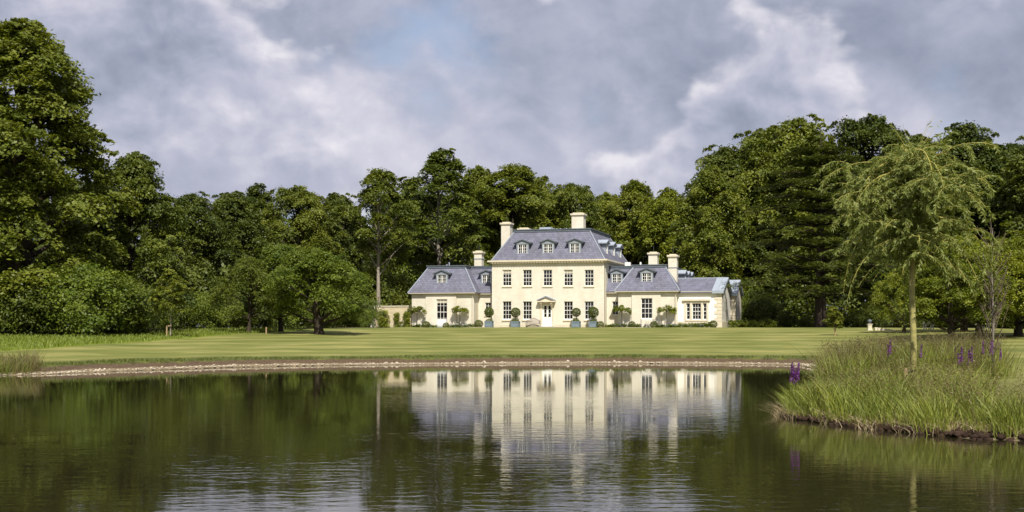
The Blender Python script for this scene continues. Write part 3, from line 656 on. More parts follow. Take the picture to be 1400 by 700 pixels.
def broadleaf(name, seed, H, R, base, lobes=14, nsp=22, nper=95, leaf=.36, tr=.45, prof=1., top=.35, flat=.24, droop=.28, sides=7, sprayr=.185, lobe_r=.40, bark_sway=.4, up=.9):
    rng = np.random.default_rng(seed); rr = random.Random(seed)
    cb = H * base; Hc = H - cb; tb = MB(); lean = (rr.uniform(-1, 1) * bark_sway, rr.uniform(-1, 1) * bark_sway)
    def tp(f): return Vector((lean[0] * math.sin(f * 2.2), lean[1] * math.sin(f * 2.7), H * .86 * f))
    tb.tube([tp(f) for f in (-.02, .02, .12, .3, .5, .7, .85, 1)], [tr * 1.5, tr * 1.2, tr, tr * .82, tr * .6, tr * .38, tr * .2, .03], sides)
    P, O, RR = [], [], []
    for i in range(lobes):
        t_ = (i + .5) / lobes; t_ = t_ ** .85
        zc = cb + Hc * (.10 + .80 * t_)
        w = R * (math.sin(math.pi * min(1, (.18 + .82 * t_)) ** prof) ** .6 * (1 - top) + top * (1 - t_))
        th = i * 2.39996 + rr.uniform(-.4, .4); off = w * rr.uniform(.40, .92) if i < lobes - 1 else w * .2
        lr = R * lobe_r * rr.uniform(.55, 1.25) * (1. - .35 * t_)
        c = np.array([math.cos(th) * off, math.sin(th) * off, zc]); f0 = max(.12, min(.95, (zc - lr * .9) / (H * .86) * .85))
        s0 = tp(f0); mid = s0.lerp(Vector(c), .5) + Vector((0, 0, -.08 * lr)); tb.tube([s0, mid, Vector(c), Vector(c) + Vector((0, 0, lr * .4))], [tr * .42 * (1 - .5 * t_), tr * .25, tr * .13, .02], 5)
        d = rdir(nsp, rng, -.55); axis_d = np.array([math.cos(th), math.sin(th), .35]); d = d + axis_d * .45; d /= np.linalg.norm(d, axis=1)[:, None]
        ou = rng.uniform(0, 1, (nsp, 1)) > .78; P.append(c + d * np.array([1, 1, .78]) * lr * (rng.uniform(.55, 1.05, (nsp, 1)) + ou * rng.uniform(.2, .85, (nsp, 1)))); O.append(d); RR.append(R * sprayr * rng.uniform(.55, 1.2, nsp) * np.where(ou[:, 0], .5, 1.))
        for k in range(0, nsp, 3):
            tb.tube([Vector(c), Vector(P[-1][k])], [tr * .07, .012], 3)
    lb = np.repeat(rng.uniform(-.16, .16, lobes), nsp); P, O, RR = np.concatenate(P), np.concatenate(O), np.concatenate(RR)
    V, Q, lv = sprays(P, O, RR, nper, rng, flat, up, droop, leaf, lobe_lv=lb)
    return tb.mesh(name + '_trunk', True), np_mesh(name + '_crown', V, Q, lv), float(np.percentile(V[:, 2], 99.8))
def cedar(seed=5, H=20., R=8.2):
    rng = np.random.default_rng(seed); rr = random.Random(seed); tb = MB()
    tb.tube([(0, 0, H * f) for f in (-.02, .03, .2, .5, .8, 1)], [.85, .62, .52, .36, .16, .03], 9)
    Vs, Qs, Ls, nb_ = [], [], [], 0; n = 66
    for i in range(n):
        lev = i // 5 + .35 * rr.random(); f = min(.99, (lev + .3) / 14.); z = H * (.15 + .84 * f); w = R * (1 - f ** 2.4) ** .75 * rr.uniform(.55, 1.08) + .5; th = i * 1.2566 + (i // 5) * .63 + rr.uniform(-.35, .35)
        d = np.array([math.cos(th), math.sin(th), 0]); lift = .10 * w * (f - .25); tip = Vector(d * w) + Vector((0, 0, z + lift - .04 * w))
        tb.tube([(0, 0, z - .3), Vector(d * w * .5) + Vector((0, 0, z + lift * .5 + .12 * w * .3)), tip], [.16 * (1 - f) + .04, .08, .02], 4)
        k = 17; s = np.linspace(.20, 1.0, k); px = []
        for sgn in s:
            side = (rng.uniform(-1, 1)) * w * .36 * (1.15 - sgn * .6); c = d * w * sgn + np.array([-d[1], d[0], 0]) * side
            px.append(c + np.array([0, 0, z + lift * sgn + .10 * w * math.sin(sgn * 2.6) - .12 * w * .4 * sgn ** 2 - .05 * abs(side) + rng.normal(0, .10)]))
        P = np.array(px); O = np.repeat(d[None], k, 0) * .25
        V, Q, lv = sprays(P, O, rng.uniform(.7, 1.25, k) * (.42 + .07 * w), 78, rng, .07, 2.6, .40, .34, .20, .22)
        Vs.append(V); Qs.append(Q + nb_); Ls.append(lv); nb_ += len(V)
    return tb.mesh('cedar_trunk', True), np_mesh('cedar_crown', np.concatenate(Vs), np.concatenate(Qs), np.concatenate(Ls)), H
def shrub(name, seed, H, R, nsp=170, nper=84, leaf=.125):
    rng = np.random.default_rng(seed); d = rdir(nsp, rng, -.85); q = rng.uniform(.55, 1.02, (nsp, 1)) * (1 + .22 * np.sin(d[:, :1] * 5 + seed) * np.cos(d[:, 1:2] * 4))
    P = d * q * np.array([R, R, H * .5]) + np.array([0, 0, H * .48]); P[:, 2] = np.maximum(P[:, 2], .1)
    V, Q, lv = sprays(P, d, R * .24 * rng.uniform(.6, 1.3, nsp), nper, rng, .35, .7, .2, leaf)
    V[:, 2] = np.maximum(V[:, 2], .02); b = MB(); rr = random.Random(seed)
    for i in range(6): b.tube([(rr.uniform(-.1, .1), rr.uniform(-.1, .1), -.15), Vector(P[i * 7]) * .9], [.05 * R / 2, .01], 4)
    return b.mesh(name + '_stem'), np_mesh(name + '_crown', V, Q, lv), H
PR = {}
PR['oak1'] = broadleaf('oak1', 1, 20, 7.2, .06, 26, 28, 84, .31, .45, top=.30)
PR['oak2'] = broadleaf('oak2', 2, 20, 6.6, .10, 24, 28, 82, .31, .42, top=.40)
PR['oak3'] = broadleaf('oak3', 3, 20, 7.6, .04, 28, 28, 80, .31, .5, top=.15)
PR['giant'] = broadleaf('giant', 14, 24, 7.6, .02, 46, 32, 76, .27, .6, top=.55, prof=1.3, lobe_r=.28, sprayr=.15)
PR['slim1'] = broadleaf('slim1', 5, 23, 5.0, .36, 20, 22, 66, .30, .30, top=.15, sprayr=.22, lobe_r=.36, bark_sway=.5)
PR['slim2'] = broadleaf('slim2', 6, 23, 4.6, .30, 20, 22, 62, .30, .28, top=.3, sprayr=.22, lobe_r=.36, bark_sway=.7)
PR['lime'] = broadleaf('lime', 7, 21, 6.2, .05, 28, 28, 84, .29, .4, top=.35, droop=.5, flat=.4)
PR['orch1'] = broadleaf('orch1', 8, 7, 4.3, .15, 26, 26, 66, .155, .36, top=.12, sprayr=.17, lobe_r=.38)
PR['orch2'] = broadleaf('orch2', 9, 7, 4.0, .14, 20, 22, 56, .15, .2, top=.2, sprayr=.18, droop=.5, lobe_r=.36)
PR['maple'] = broadleaf('maple', 10, 8, 5.2, .13, 24, 28, 72, .175, .3, top=.1, sprayr=.17, up=1.2, flat=.25)
PR['young'] = broadleaf('young', 12, 5, 1.5, .18, 14, 16, 60, .13, .045, top=.4, bark_sway=.05)
PR['staked'] = broadleaf('staked', 19, 5, 1.5, .26, 16, 18, 60, .12, .05, top=.5, bark_sway=.05)
PR['cedar'] = cedar()
PR['shrub1'] = shrub('shrub1', 21, 3, 2.4); PR['shrub2'] = shrub('shrub2', 22, 3, 2.2); PR['shrub3'] = shrub('shrub3', 23, 3, 2.6)
def place(name, proto, x, y, H, wscale=1., rot=0., leaf='leaf', bark='bark', label=None, cat='tree', group=None, zoff=0.):
    tm, cm, h0 = PR[proto]; s = H / h0
    e = empty(name, (x, y, ground(x, y) - .05 + zoff), rot, (s * wscale, s * wscale, s)); tag(e, label, cat, group)
    link('stem' if cat in ('shrub', 'bush') else 'trunk', tm, e, bark); link('crown' if cat == 'tree' else 'foliage', cm, e, leaf); return e
def treepx(name, proto, px, py, d, **k):
    x = (px - CX0) / F * d; zt = CH + (HZ - py) * d / F; return place(name, proto, x, d, (zt - ground(x, d)) * .985, **k)
rt = random.Random(77)
# tall wood, front row: px, top py, distance, prototype, width, leaf, bark, label
front = [
 (30, 26, 100, 'giant', 1.02, 'leaf', 'bark', 'towering dark broadleaf tree at the meadow edge, tallest of all'),
 (182, 205, 110, 'oak2', .80, 'leaf', 'bark', 'broadleaf tree with feathery top beside the towering meadow tree'),
 (-60, 120, 108, 'oak1', 1.0, 'leaf_dark', 'bark', 'dark broadleaf tree behind the towering meadow tree'),
 (262, 262, 140, 'oak1', .85, 'leaf_dark', 'bark', 'dark round-topped woodland tree behind the staked young tree'),
 (318, 260, 146, 'oak2', .85, 'leaf_dark', 'bark', 'dark woodland tree behind the two leaning orchard trees'),
 (352, 248, 160, 'slim2', 1.0, 'leaf_dark', 'bark', 'narrow woodland tree poking above the wood behind the orchard trees'),
 (408, 253, 152, 'oak3', .70, 'leaf', 'bark', 'full green woodland tree behind the dark-trunked lawn tree'),
 (462, 262, 158, 'oak2', .75, 'leaf_dark', 'bark', 'dark woodland tree behind the garden wall end'),
 (518, 228, 148, 'slim1', .95, 'leaf', 'bark_grey', 'slender tree with pale grey trunks behind the garden wall'),
 (562, 250, 168, 'oak1', .65, 'leaf', 'bark', 'woodland tree between the two slender pale-trunked trees'),
 (605, 200, 158, 'slim2', 1.15, 'leaf', 'bark_grey', 'tall domed tree with bare pale trunk above the left wing roof'),
 (655, 226, 172, 'oak2', .72, 'leaf', 'bark', 'green woodland tree behind the main left chimney'),
 (700, 222, 170, 'slim1', 1.15, 'leaf', 'bark', 'ragged-topped woodland tree above the main roof\'s left end'),
 (735, 240, 176, 'oak1', .72, 'leaf', 'bark', 'woodland tree above the middle of the main roof'),
 (785, 249, 170, 'oak3', .66, 'leaf', 'bark', 'woodland tree behind the wide chimney of the main roof'),
 (830, 262, 178, 'oak2', .7, 'leaf', 'bark', 'lower woodland tree behind the main roof\'s right slope'),
 (868, 245, 172, 'lime', .85, 'leaf_yel', 'bark', 'olive yellow woodland tree above the right wing'),
 (915, 256, 166, 'lime', .85, 'leaf_bright', 'bark', 'fresh green woodland tree behind the paired right wing chimneys'),
 (972, 226, 152, 'lime', .80, 'leaf_yel', 'bark', 'bright yellow-green lime tree rising behind the gabled extension'),
 (992, 198, 170, 'oak1', .80, 'leaf_dark', 'bark', 'dark tree looming over the yellow-green lime tree'),
 (1048, 172, 172, 'oak2', .85, 'leaf', 'bark', 'tall broadleaf tree behind the cedar on the lime tree side'),
 (1090, 158, 166, 'oak1', .80, 'leaf', 'bark', 'tallest broadleaf tree crowning the wood behind the cedar'),
 (1190, 157, 168, 'oak3', .70, 'leaf_dark', 'bark', 'dark broadleaf tree behind the willow\'s crown'),
 (1250, 182, 150, 'oak2', .8, 'leaf_dark', 'bark', 'dark woodland tree directly behind the willow stem'),
 (1322, 166, 150, 'oak1', .75, 'leaf_dark', 'bark', 'big dark woodland tree behind the row of maples'),
 (1392, 194, 160, 'oak3', .8, 'leaf_dark', 'bark', 'dark woodland tree behind the bare twiggy sapling'),
 (1440, 180, 140, 'oak2', 1., 'leaf_dark', 'bark', 'dark woodland tree beyond the outermost maple'),
]
for px, py, d, pr, w, lf_, bk, lab in front:
    treepx('woodland_tree', pr, px, py, d, wscale=w * 1.12, rot=rt.uniform(0, 6.28), leaf=lf_, bark=bk, label=lab, group='trees of the wood around the house')
for i in range(30):
    px = -160 + i * 58; py = np.interp(px, [-160, 150, 250, 500, 600, 700, 900, 1000, 1100, 1300, 1560], [150, 235, 275, 268, 240, 250, 275, 235, 195, 200, 225]) + rt.uniform(-4, 22)
    d = rt.uniform(188, 214) if px > 200 else rt.uniform(150, 180)
    treepx('woodland_tree', rt.choice(['oak1', 'oak2', 'oak3']), px, py, d, wscale=rt.uniform(.75, .95), rot=rt.uniform(0, 6.28), leaf=rt.choice(['leaf_dark', 'leaf_dark', 'leaf']), label='dark tree deep in the wood, half hidden behind the front trees', group='trees deep in the wood')
treepx('cedar_tree', 'cedar', 1122, 176, 134, wscale=1.0, rot=.8, leaf='needle', label='spreading cedar with layered flat branches right of the house')
# lawn trees
treepx('orchard_tree', 'orch1', 437, 333, 104, wscale=1.0, rot=.5, leaf='leaf_orch', label='round green lawn tree with thick dark forked trunk')
treepx('orchard_tree', 'orch2', 340, 350, 106, wscale=.95, rot=2.1, leaf='leaf', label='loose orchard tree leaning over the meadow edge')
treepx('orchard_tree', 'orch2', 384, 332, 110, wscale=.9, rot=4.2, leaf='leaf_orch', label='shaggy orchard tree between the leaning and the dark-trunked trees')
treepx('young_tree', 'staked', 233, 366, 95, wscale=1.1, leaf='leaf_yel', bark='bark_grey', label='pale green young tree tied to a stake at the meadow edge')
for px, py, d, w, lab in ((1300, 330, 88, 1.0, 'bright green maple with the thickest dark trunk by the willow'), (1338, 322, 92, 1.0, 'bright green maple with a slim dark trunk behind the twiggy sapling'),
                       (1392, 312, 94, 1.05, 'outermost bright green maple on the lawn'), (1236, 362, 104, .72, 'low bright green maple behind the willow stem'), (1318, 318, 106, .95, 'bright green maple set back behind the others')):
    treepx('maple_tree', 'maple', px, py, d, wscale=w, rot=rt.uniform(0, 6), leaf='leaf_bright', label=lab, group='bright green maples on the lawn')
treepx('lawn_sapling', 'young', 1141, 418, 101, wscale=1.25, leaf='leaf_yel', label='small round-headed sapling on the lawn before the cedar')
# understorey bushes
bush = [(-20, 380, 94, 1.1), (40, 362, 95, 1.0), (105, 355, 96, 1.05), (160, 372, 98, .95), (205, 385, 104, 1.), (262, 392, 116, 1.), (300, 400, 120, 1.1), (345, 398, 122, 1.1),
        (395, 392, 124, 1.1), (440, 400, 128, 1.1), (480, 395, 132, 1.1), (500, 420, 129, .8), (520, 352, 152, .62), (548, 372, 154, .62), (575, 352, 160, .62), (632, 345, 166, .7), (1040, 395, 150, .8), (1050, 432, 134, .6),
        (1075, 425, 140, .9), (1180, 420, 138, 1.), (1215, 405, 130, 1.), (1262, 415, 128, 1.1), (1325, 400, 126, 1.2), (1375, 410, 122, 1.2), (1420, 400, 118, 1.2), (935, 395, 160, .9), (985, 370, 158, .7), (1100, 430, 143, 1.), (1150, 425, 140, 1.)]
bush_labels = ['outermost bush under the towering meadow tree', "broad bush at the towering meadow tree's trunk", 'bush with big leaves just right of the towering meadow tree', 'bush between the towering tree and the feathery-topped tree', 'bush below the feathery-topped tree', 'bush behind the staked young meadow tree', 'bush between the young meadow tree and the leaning orchard tree', 'bush right behind the leaning orchard tree', 'bush behind the shaggy orchard tree', 'bush behind the dark-trunked lawn tree', 'tall bush between the dark-trunked lawn tree and the garden wall', "low bush touching the garden wall's pier", 'tall evergreen bush rising behind the garden wall', "evergreen bush behind the left wing's outer corner", 'evergreen bush peeping over the left wing roof', 'bush behind the left wing chimney', 'tall bush behind the rear gable corner', 'low bush hugging the rear gable corner', 'bush between the rear gable and the cedar', 'bush on the far side of the cedar trunk', 'bush behind the stone pedestal', 'bush behind the guarded thin tree', 'bush behind the thick-trunked maple', 'bush behind the slim-trunked maple', 'bush behind the outermost maple', 'bush behind the extension roof', 'tall bush below the yellow-green lime tree', 'small bush in the shade just left of the cedar trunk', 'small bush in the shade just right of the cedar trunk']
for i, (px, py, d, w) in enumerate(bush):
    lf_ = ['leaf', 'leaf_dark', 'leaf_orch'][i % 3] if px < 1000 else ['leaf_dark', 'leaf'][i % 2]
    treepx('woodland_bush', 'shrub%d' % (i % 3 + 1), px, py, d, wscale=w, rot=rt.uniform(0, 6), leaf=lf_, label=bush_labels[i], cat='bush', group='bushes along the wood edge')
rngU = np.random.default_rng(17); n = 7600
ux = np.concatenate([rngU.uniform(-95, 120, 5200), rngU.uniform(14, 75, 2400)]); uy = np.interp(ux, [-95, -30, -10, 20, 40, 120], [118, 128, 172, 168, 152, 135]) + rngU.uniform(0, 22, n)
P = np.stack([ux, uy, [ground(a, c) for a, c in zip(ux, uy)] + 6.5 * rngU.uniform(.01, 1, n) ** 1.7], 1)
tag(link('undergrowth', np_mesh('undergrowth', *sprays(P, rdir(n, rngU, 0) + np.array([0, -.6, 0]), rngU.uniform(.6, 1.5, n), 26, rngU, .5, .8, .3, .42)), None, 'leaf_dark'), 'dense dark undergrowth deep in the wood', 'undergrowth', kind='stuff')
# ------------------------------------------------------------------ garden beside the house
def hplace(px, v, off=0.):
    u = U(px, v); w = hw(u, v); return w[0], w[1], ground(w[0], w[1])
rngB = np.random.default_rng(31)
def ball(R, n, leaf, rng, z=0.):
    d = rdir(n, rng, -1); P = d * R * rng.uniform(.86, 1.06, (n, 1)) + np.array([0, 0, z])
    V, Q, lv = leaves(P, d, leaf, leaf * .6, rng, .6, rng.uniform(.2, .8, n)); return V, Q, lv
pot_ball = np_mesh('topiary_ball', *ball(.50, 1500, .10, rngB)); under = np_mesh('underplanting', *ball(.36, 700, .10, rngB))
b = MB(); b.box(-.36, .36, -.36, .36, .02, .62); b.box(-.41, .41, -.41, .41, .62, .69); b.box(-.40, -.31, -.40, -.31, 0, .62); b.box(.31, .40, -.40, -.31, 0, .62); b.box(-.40, -.31, .31, .40, 0, .62); b.box(.31, .40, .31, .40, 0, .62); b.box(-.30, .30, -.385, -.37, .08, .16); b.box(-.30, .30, -.385, -.37, .5, .58)
potm = b.mesh('planter'); b = MB(); b.tube([(0, 0, .5), (.01, 0, 1.0), (0, .01, 1.6)], [.04, .035, .03], 6); stm = b.mesh('stem')
for px, s, lab in ((668.6, 1.0, 'ball-clipped topiary in blue planter at the main block\'s left corner'), (704.9, 1.0, 'ball-clipped topiary in blue planter beside the bench'),
                (787.9, .92, 'smaller ball-clipped topiary in blue planter between two ground floor windows'), (811.2, 1.1, 'larger ball-clipped topiary in blue planter at the main block\'s right corner')):
    x, y, z = hplace(px, -1.0); e = empty('potted_topiary', (x, y, z), -A); tag(e, lab, 'topiary', 'potted topiaries along the front')
    link('planter', potm, e, 'zinc'); link('stem', stm, e, 'bark'); o_ = link('crown', pot_ball, e, 'leaf_dark'); o_.location = (0, 0, 1.62); o_.scale = (s, s, s)
    o_ = link('underplanting', under, e, 'leaf_orch'); o_.location = (0, 0, .72); o_.scale = (1, 1, .5)
# clipped box balls
boxb = np_mesh('box_ball', *ball(.42, 1100, .09, rngB, .34))
for px, s, lab in ((548.5, 1.0, 'clipped box ball at the foot of the garden wall'), (582.5, 1.0, 'clipped box ball left of the left wing\'s tall window'), (609.8, .85, 'clipped box ball right of the left wing\'s tall window step'), (654.5, 1.1, 'clipped box ball in the corner before the left link'),
               (820.8, .95, 'clipped box ball beside the main block\'s right planter'), (864, .9, 'clipped box ball left of the garden chairs'), (894, .95, 'clipped box ball right of the garden chairs'), (975, 1.0, 'clipped box ball below the extension quoins')):
    x, y, z = hplace(px, -1.3); o_ = link('box_ball', boxb, None, 'leaf_dark'); o_.location = (x, y, z); o_.scale = (s, s, s * .95); o_.rotation_euler = (0, 0, rt.uniform(0, 6)); tag(o_, lab, 'shrub', 'clipped box balls')
# flat-headed trained trees against the walls
def trained(seed):
    rng = np.random.default_rng(seed); n = 34; P = np.stack([rng.uniform(-.85, .85, n), rng.normal(0, .18, n), 2.05 + rng.uniform(-.22, .25, n)], 1); P[:, 2] -= .25 * (np.abs(P[:, 0]) / .85) ** 3
    V, Q, lv = sprays(P, np.stack([P[:, 0] * .6, -np.ones(n) * .4, np.zeros(n)], 1), rng.uniform(.16, .3, n), 42, rng, .5, .8, .5, .13)
    b = MB(); b.tube([(0, 0, -.1), (.02, 0, 1.), (0, 0, 1.9)], [.045, .04, .03], 6)
    for s in (-1, 1): b.tube([(0, 0, 1.7), (s * .4, 0, 1.95), (s * .8, 0, 1.95)], [.025, .02, .01], 4); b.tube([(0, 0, 1.8), (s * .3, 0, 2.15)], [.02, .01], 4)
    return b.mesh('trained_trunk'), np_mesh('trained_crown', V, Q, lv), 2.4
for i, (px, v, lab) in enumerate(((570, -1.05, 'flat-headed trained tree at the left wing\'s outer corner'), (628.5, -1.05, 'flat-headed trained tree right of the left wing\'s tall window'), (850, -1.05, 'flat-headed trained tree in the corner by the right link window'), (911.3, -1.05, 'flat-headed trained tree right of the right wing\'s tall window'))):
    PR['tr%d' % i] = trained(50 + i); x, y, z = hplace(px, v); place('trained_tree', 'tr%d' % i, x, y, 2.45, 1.0, -A, 'leaf_bright', 'bark', lab, 'tree', 'flat-headed trained trees')
# climbers on the garden wall
def climber(seed, w, h):
    rng = np.random.default_rng(seed); n = int(34 * w * h) + 12; z = rng.uniform(0, 1, n); P = np.stack([rng.normal(0, w * .26, n) * (1.2 - .5 * z), rng.normal(-.12, .08, n), z * h], 1)
    V, Q, lv = sprays(P, np.stack([np.zeros(n), -np.ones(n), np.zeros(n)], 1), rng.uniform(.12, .26, n), 34, rng, .5, .7, .4, .12); V[:, 2] = np.maximum(V[:, 2], .0)
    b = MB(); 
    for k in (-1, 0, 1): b.tube([(k * .05, -.05, -.1), (k * w * .2, -.08, h * .5), (k * w * .25, -.08, h * .85)], [.02, .015, .006], 4)
    return b.mesh('climber_stem'), np_mesh('climber_foliage', V, Q, lv), h
for i, (px, w, h, lab) in enumerate(((524, 1.15, 1.9, 'widest climbing shrub on the garden wall'), (542.5, .5, 1.65, 'thin climbing shrub in the middle of the garden wall'), (556.5, .75, 1.9, 'climbing shrub at the garden wall\'s house end'))):
    PR['cl%d' % i] = climber(60 + i, w, h); x, y, z = hplace(px, .85); place('climbing_shrub', 'cl%d' % i, x, y, h, 1., -A, 'leaf_bright', 'bark', lab, 'shrub', 'climbers on the garden wall')
# border planting
def border(name, ranges, n, mat, leaf, hh, lab, seed, v0=-1.35, v1=-.65):
    rng = np.random.default_rng(seed); P = []
    for a, c in ranges:
        for k in range(int(n * (c - a) / 100)):
            px = rng.uniform(a, c); v = rng.uniform(v0, v1); w = hw(U(px, v), v); P.append((w[0], w[1], ground(w[0], w[1]) + rng.uniform(.05, hh)))
    P = np.array(P); V, Q, lv = sprays(P, rdir(len(P), rng, 0.), rng.uniform(.1, .22, len(P)), 22, rng, .5, .6, .3, leaf)
    V[:, 2] = np.maximum(V[:, 2], 1.9); return tag(link(name, np_mesh(name, V, Q, lv), None, mat), lab, 'plants', kind='stuff')
border('border_plants', [(563, 596), (612, 655), (827, 875), (897, 975)], 240, 'leaf_orch', .11, .32, 'low green border plants along the wing walls', 71)
border('border_plants', [(566, 592), (614, 640), (842, 862), (903, 968)], 130, 'silver', .10, .42, 'silvery lavender along the wing walls', 72)
border('border_plants', [(928, 972), (1000, 1060)], 160, 'leaf_yel', .11, .5, 'taller yellow-green border plants below the extension', 73)
border('border_plants', [(998, 1062)], 420, 'leaf', .16, .7, 'low bushy planting at the gable corner', 74, -1.2, 2.5)
# bench
x, y, z = hplace(728.7, -.75); bench = empty('garden_bench', (x, y, z), -A); tag(bench, 'weathered teak garden bench with arched back beside the front door', 'bench')
for i in range(5): b = MB(); b.box(-.72, .72, -.26 + i * .1, -.18 + i * .1, .40, .43); b.build('seat_slat', 'teak', bench)
for sx in (-.76, .70):
    b = MB(); b.box(sx, sx + .06, -.28, -.22, 0, .64); b.build('leg', 'teak', bench); b = MB(); b.box(sx, sx + .06, .22, .28, 0, .72); b.build('leg', 'teak', bench)
    b = MB(); b.box(sx - .01, sx + .07, -.30, .22, .64, .68); b.build('armrest', 'teak', bench)
b = MB(); N = 12; pts = [(-.70 + 1.4 * i / N) for i in range(N + 1)]; arch = [.66 + .28 * math.exp(-(q / .42) ** 2) for q in pts]
for i in range(N): b.add([(pts[i], .22, arch[i]), (pts[i + 1], .22, arch[i + 1]), (pts[i + 1], .22, arch[i + 1] + .08), (pts[i], .22, arch[i] + .08), (pts[i], .27, arch[i]), (pts[i + 1], .27, arch[i + 1]), (pts[i + 1], .27, arch[i + 1] + .08), (pts[i], .27, arch[i] + .08)], [(0, 1, 2, 3), (7, 6, 5, 4), (3, 2, 6, 7), (0, 4, 5, 1)])
b.build('top_rail', 'teak', bench)
for i in range(15):
    q = -.65 + i * 1.3 / 14; b = MB(); b.box(q - .022, q + .022, .235, .255, .44, .67 + .28 * math.exp(-(q / .42) ** 2)); b.build('back_slat', 'teak', bench)
b = MB(); b.box(-.70, .70, -.27, -.24, .33, .40); b.box(-.7, .7, .23, .26, .36, .44); b.build('seat_rail', 'teak', bench)
# garden table and chairs before the right wing's tall window
x, y, z = hplace(884.8, -1.15); tb_ = empty('garden_table', (x, y, z), -A); tag(tb_, 'small white garden table below the right wing\'s tall window', 'table')
b = MB(); b.tube([(0, 0, .71), (0, 0, .74)], .34, 14); b.build('table_top', 'white', tb_); 
for k in range(3): th = k * 2.094 + .5; b = MB(); b.tube([(math.cos(th) * .26, math.sin(th) * .26, 0), (math.cos(th) * .08, math.sin(th) * .08, .4), (math.cos(th) * .22, math.sin(th) * .22, .71)], .016, 5); b.build('leg', 'white', tb_)
def chair(px, rz, lab):
    x, y, z = hplace(px, -1.15); c_ = empty('garden_chair', (x, y, z), -A + rz); tag(c_, lab, 'chair', 'garden chairs by the right wing')
    for k in range(4): b = MB(); b.box(-.2, .2, -.2 + k * .105, -.115 + k * .105, .43, .455); b.build('seat_slat', 'white', c_)
    for sx in (-.2, .17):
        b = MB(); b.box(sx, sx + .03, -.2, -.17, 0, .43); b.build('leg', 'iron', c_); b = MB(); b.box(sx, sx + .03, .2, .23, 0, .88); b.build('leg', 'iron', c_)
    for k in range(4): b = MB(); b.box(-.19, .19, .205, .225, .55 + k * .085, .60 + k * .085); b.build('back_slat', 'white', c_)
chair(879.4, math.pi / 2, 'slatted garden chair beside the box ball left of the table'); chair(890.2, -math.pi / 2, 'slatted garden chair on the other side of the table, by the right box ball')
# ------------------------------------------------------------------ things on the lawn
def stake(px, d, h, lab, w=.05, mat='post', bar=0.):
    x = (px - CX0) / F * d; e = empty('tree_stake', (x, d, ground(x, d)), .3); tag(e, lab, 'stake', 'stakes on the lawn')
    b = MB(); b.tube([(0, 0, -.3), (0, 0, h)], w, 7); b.build('post', mat, e)
    if bar:
        b = MB(); b.box(0, bar, -.03, .03, h - .1, h - .02); b.build('crossbar', mat, e)
    return e
stake(228, 94.8, .85, 'wooden tree stake with crossbar beside the young meadow tree', .055, 'post', .32)
stake(364, 103, .55, 'short wooden stake at the foot of the shaggy orchard tree', .06)
stake(1141.6, 100.6, .62, 'short wooden stake under the round-headed sapling', .06)
for px, d, lab in ((1269.5, 112, 'white slatted timber guard round a thin tree by the wood edge behind the willow'), (1352, 108, 'white slatted timber guard half hidden by the twiggy sapling')):
    x = (px - CX0) / F * d; e = empty('tree_guard', (x, d, ground(x, d))); tag(e, lab, 'tree guard', 'timber tree guards')
    for sx in (-.3, .3):
        for sy in (-.3, .3): b = MB(); b.box(sx - .04, sx + .04, sy - .04, sy + .04, -.1, .72); b.build('post', 'pale_wood', e)
    for sy in (-.35, .35): b = MB(); b.box(-.38, .38, sy - .02, sy + .02, .56, .66); b.build('rail', 'pale_wood', e)
    for sx in (-.35, .35): b = MB(); b.box(sx - .02, sx + .02, -.32, .32, .56, .66); b.build('rail', 'pale_wood', e)
    place('young_tree', 'young', x, d, 3.2, .7, 1., 'leaf', 'bark_grey', 'thin young tree standing inside ' + ('the guard behind the willow' if px < 1300 else 'the guard behind the twiggy sapling'), 'tree')
# stone steps and urn at the cedar bank
d = 112.; x = (1189 - CX0) / F * d; e = empty('stone_pedestal', (x, d, ground(x, d)), 0, (.72, .72, .8)); tag(e, 'small stone pedestal carrying a dark urn at the wood edge', 'pedestal')
b = MB(); b.box(-.30, .30, -.3, .3, -.2, .12); b.box(-.22, .22, -.22, .22, .12, .62); b.box(-.28, .28, -.28, .28, .62, .7); b.build('plinth', 'stone', e)
u_ = MB(); u_.tube([(0, 0, .7), (0, 0, .76), (0, 0, .86), (0, 0, 1.0), (0, 0, 1.1), (0, 0, 1.16)], [.12, .08, .2, .26, .24, .1], 12)
uo = u_.build('urn', 'lead_dark', None, True); uo.location = (x, d, ground(x, d)); uo.scale = (.72, .72, .8); tag(uo, 'dark lidded urn on the small stone pedestal', 'urn')
st = empty('stone_steps', (x + .35, d - .2, ground(x, d))); tag(st, 'pale curved stone kerb of steps running down beside the pedestal', 'steps')
for k in range(7):
    b = MB(); x0 = k * .22; dz_ = ground(x + .35 + x0, d - .2 - k * .12) - ground(x, d); b.box(x0, x0 + .215, -.12 * k - .2, -.12 * k + .2, -.3 + dz_, .26 - k * .035 + dz_); b.build('step_stone', 'stone', st)
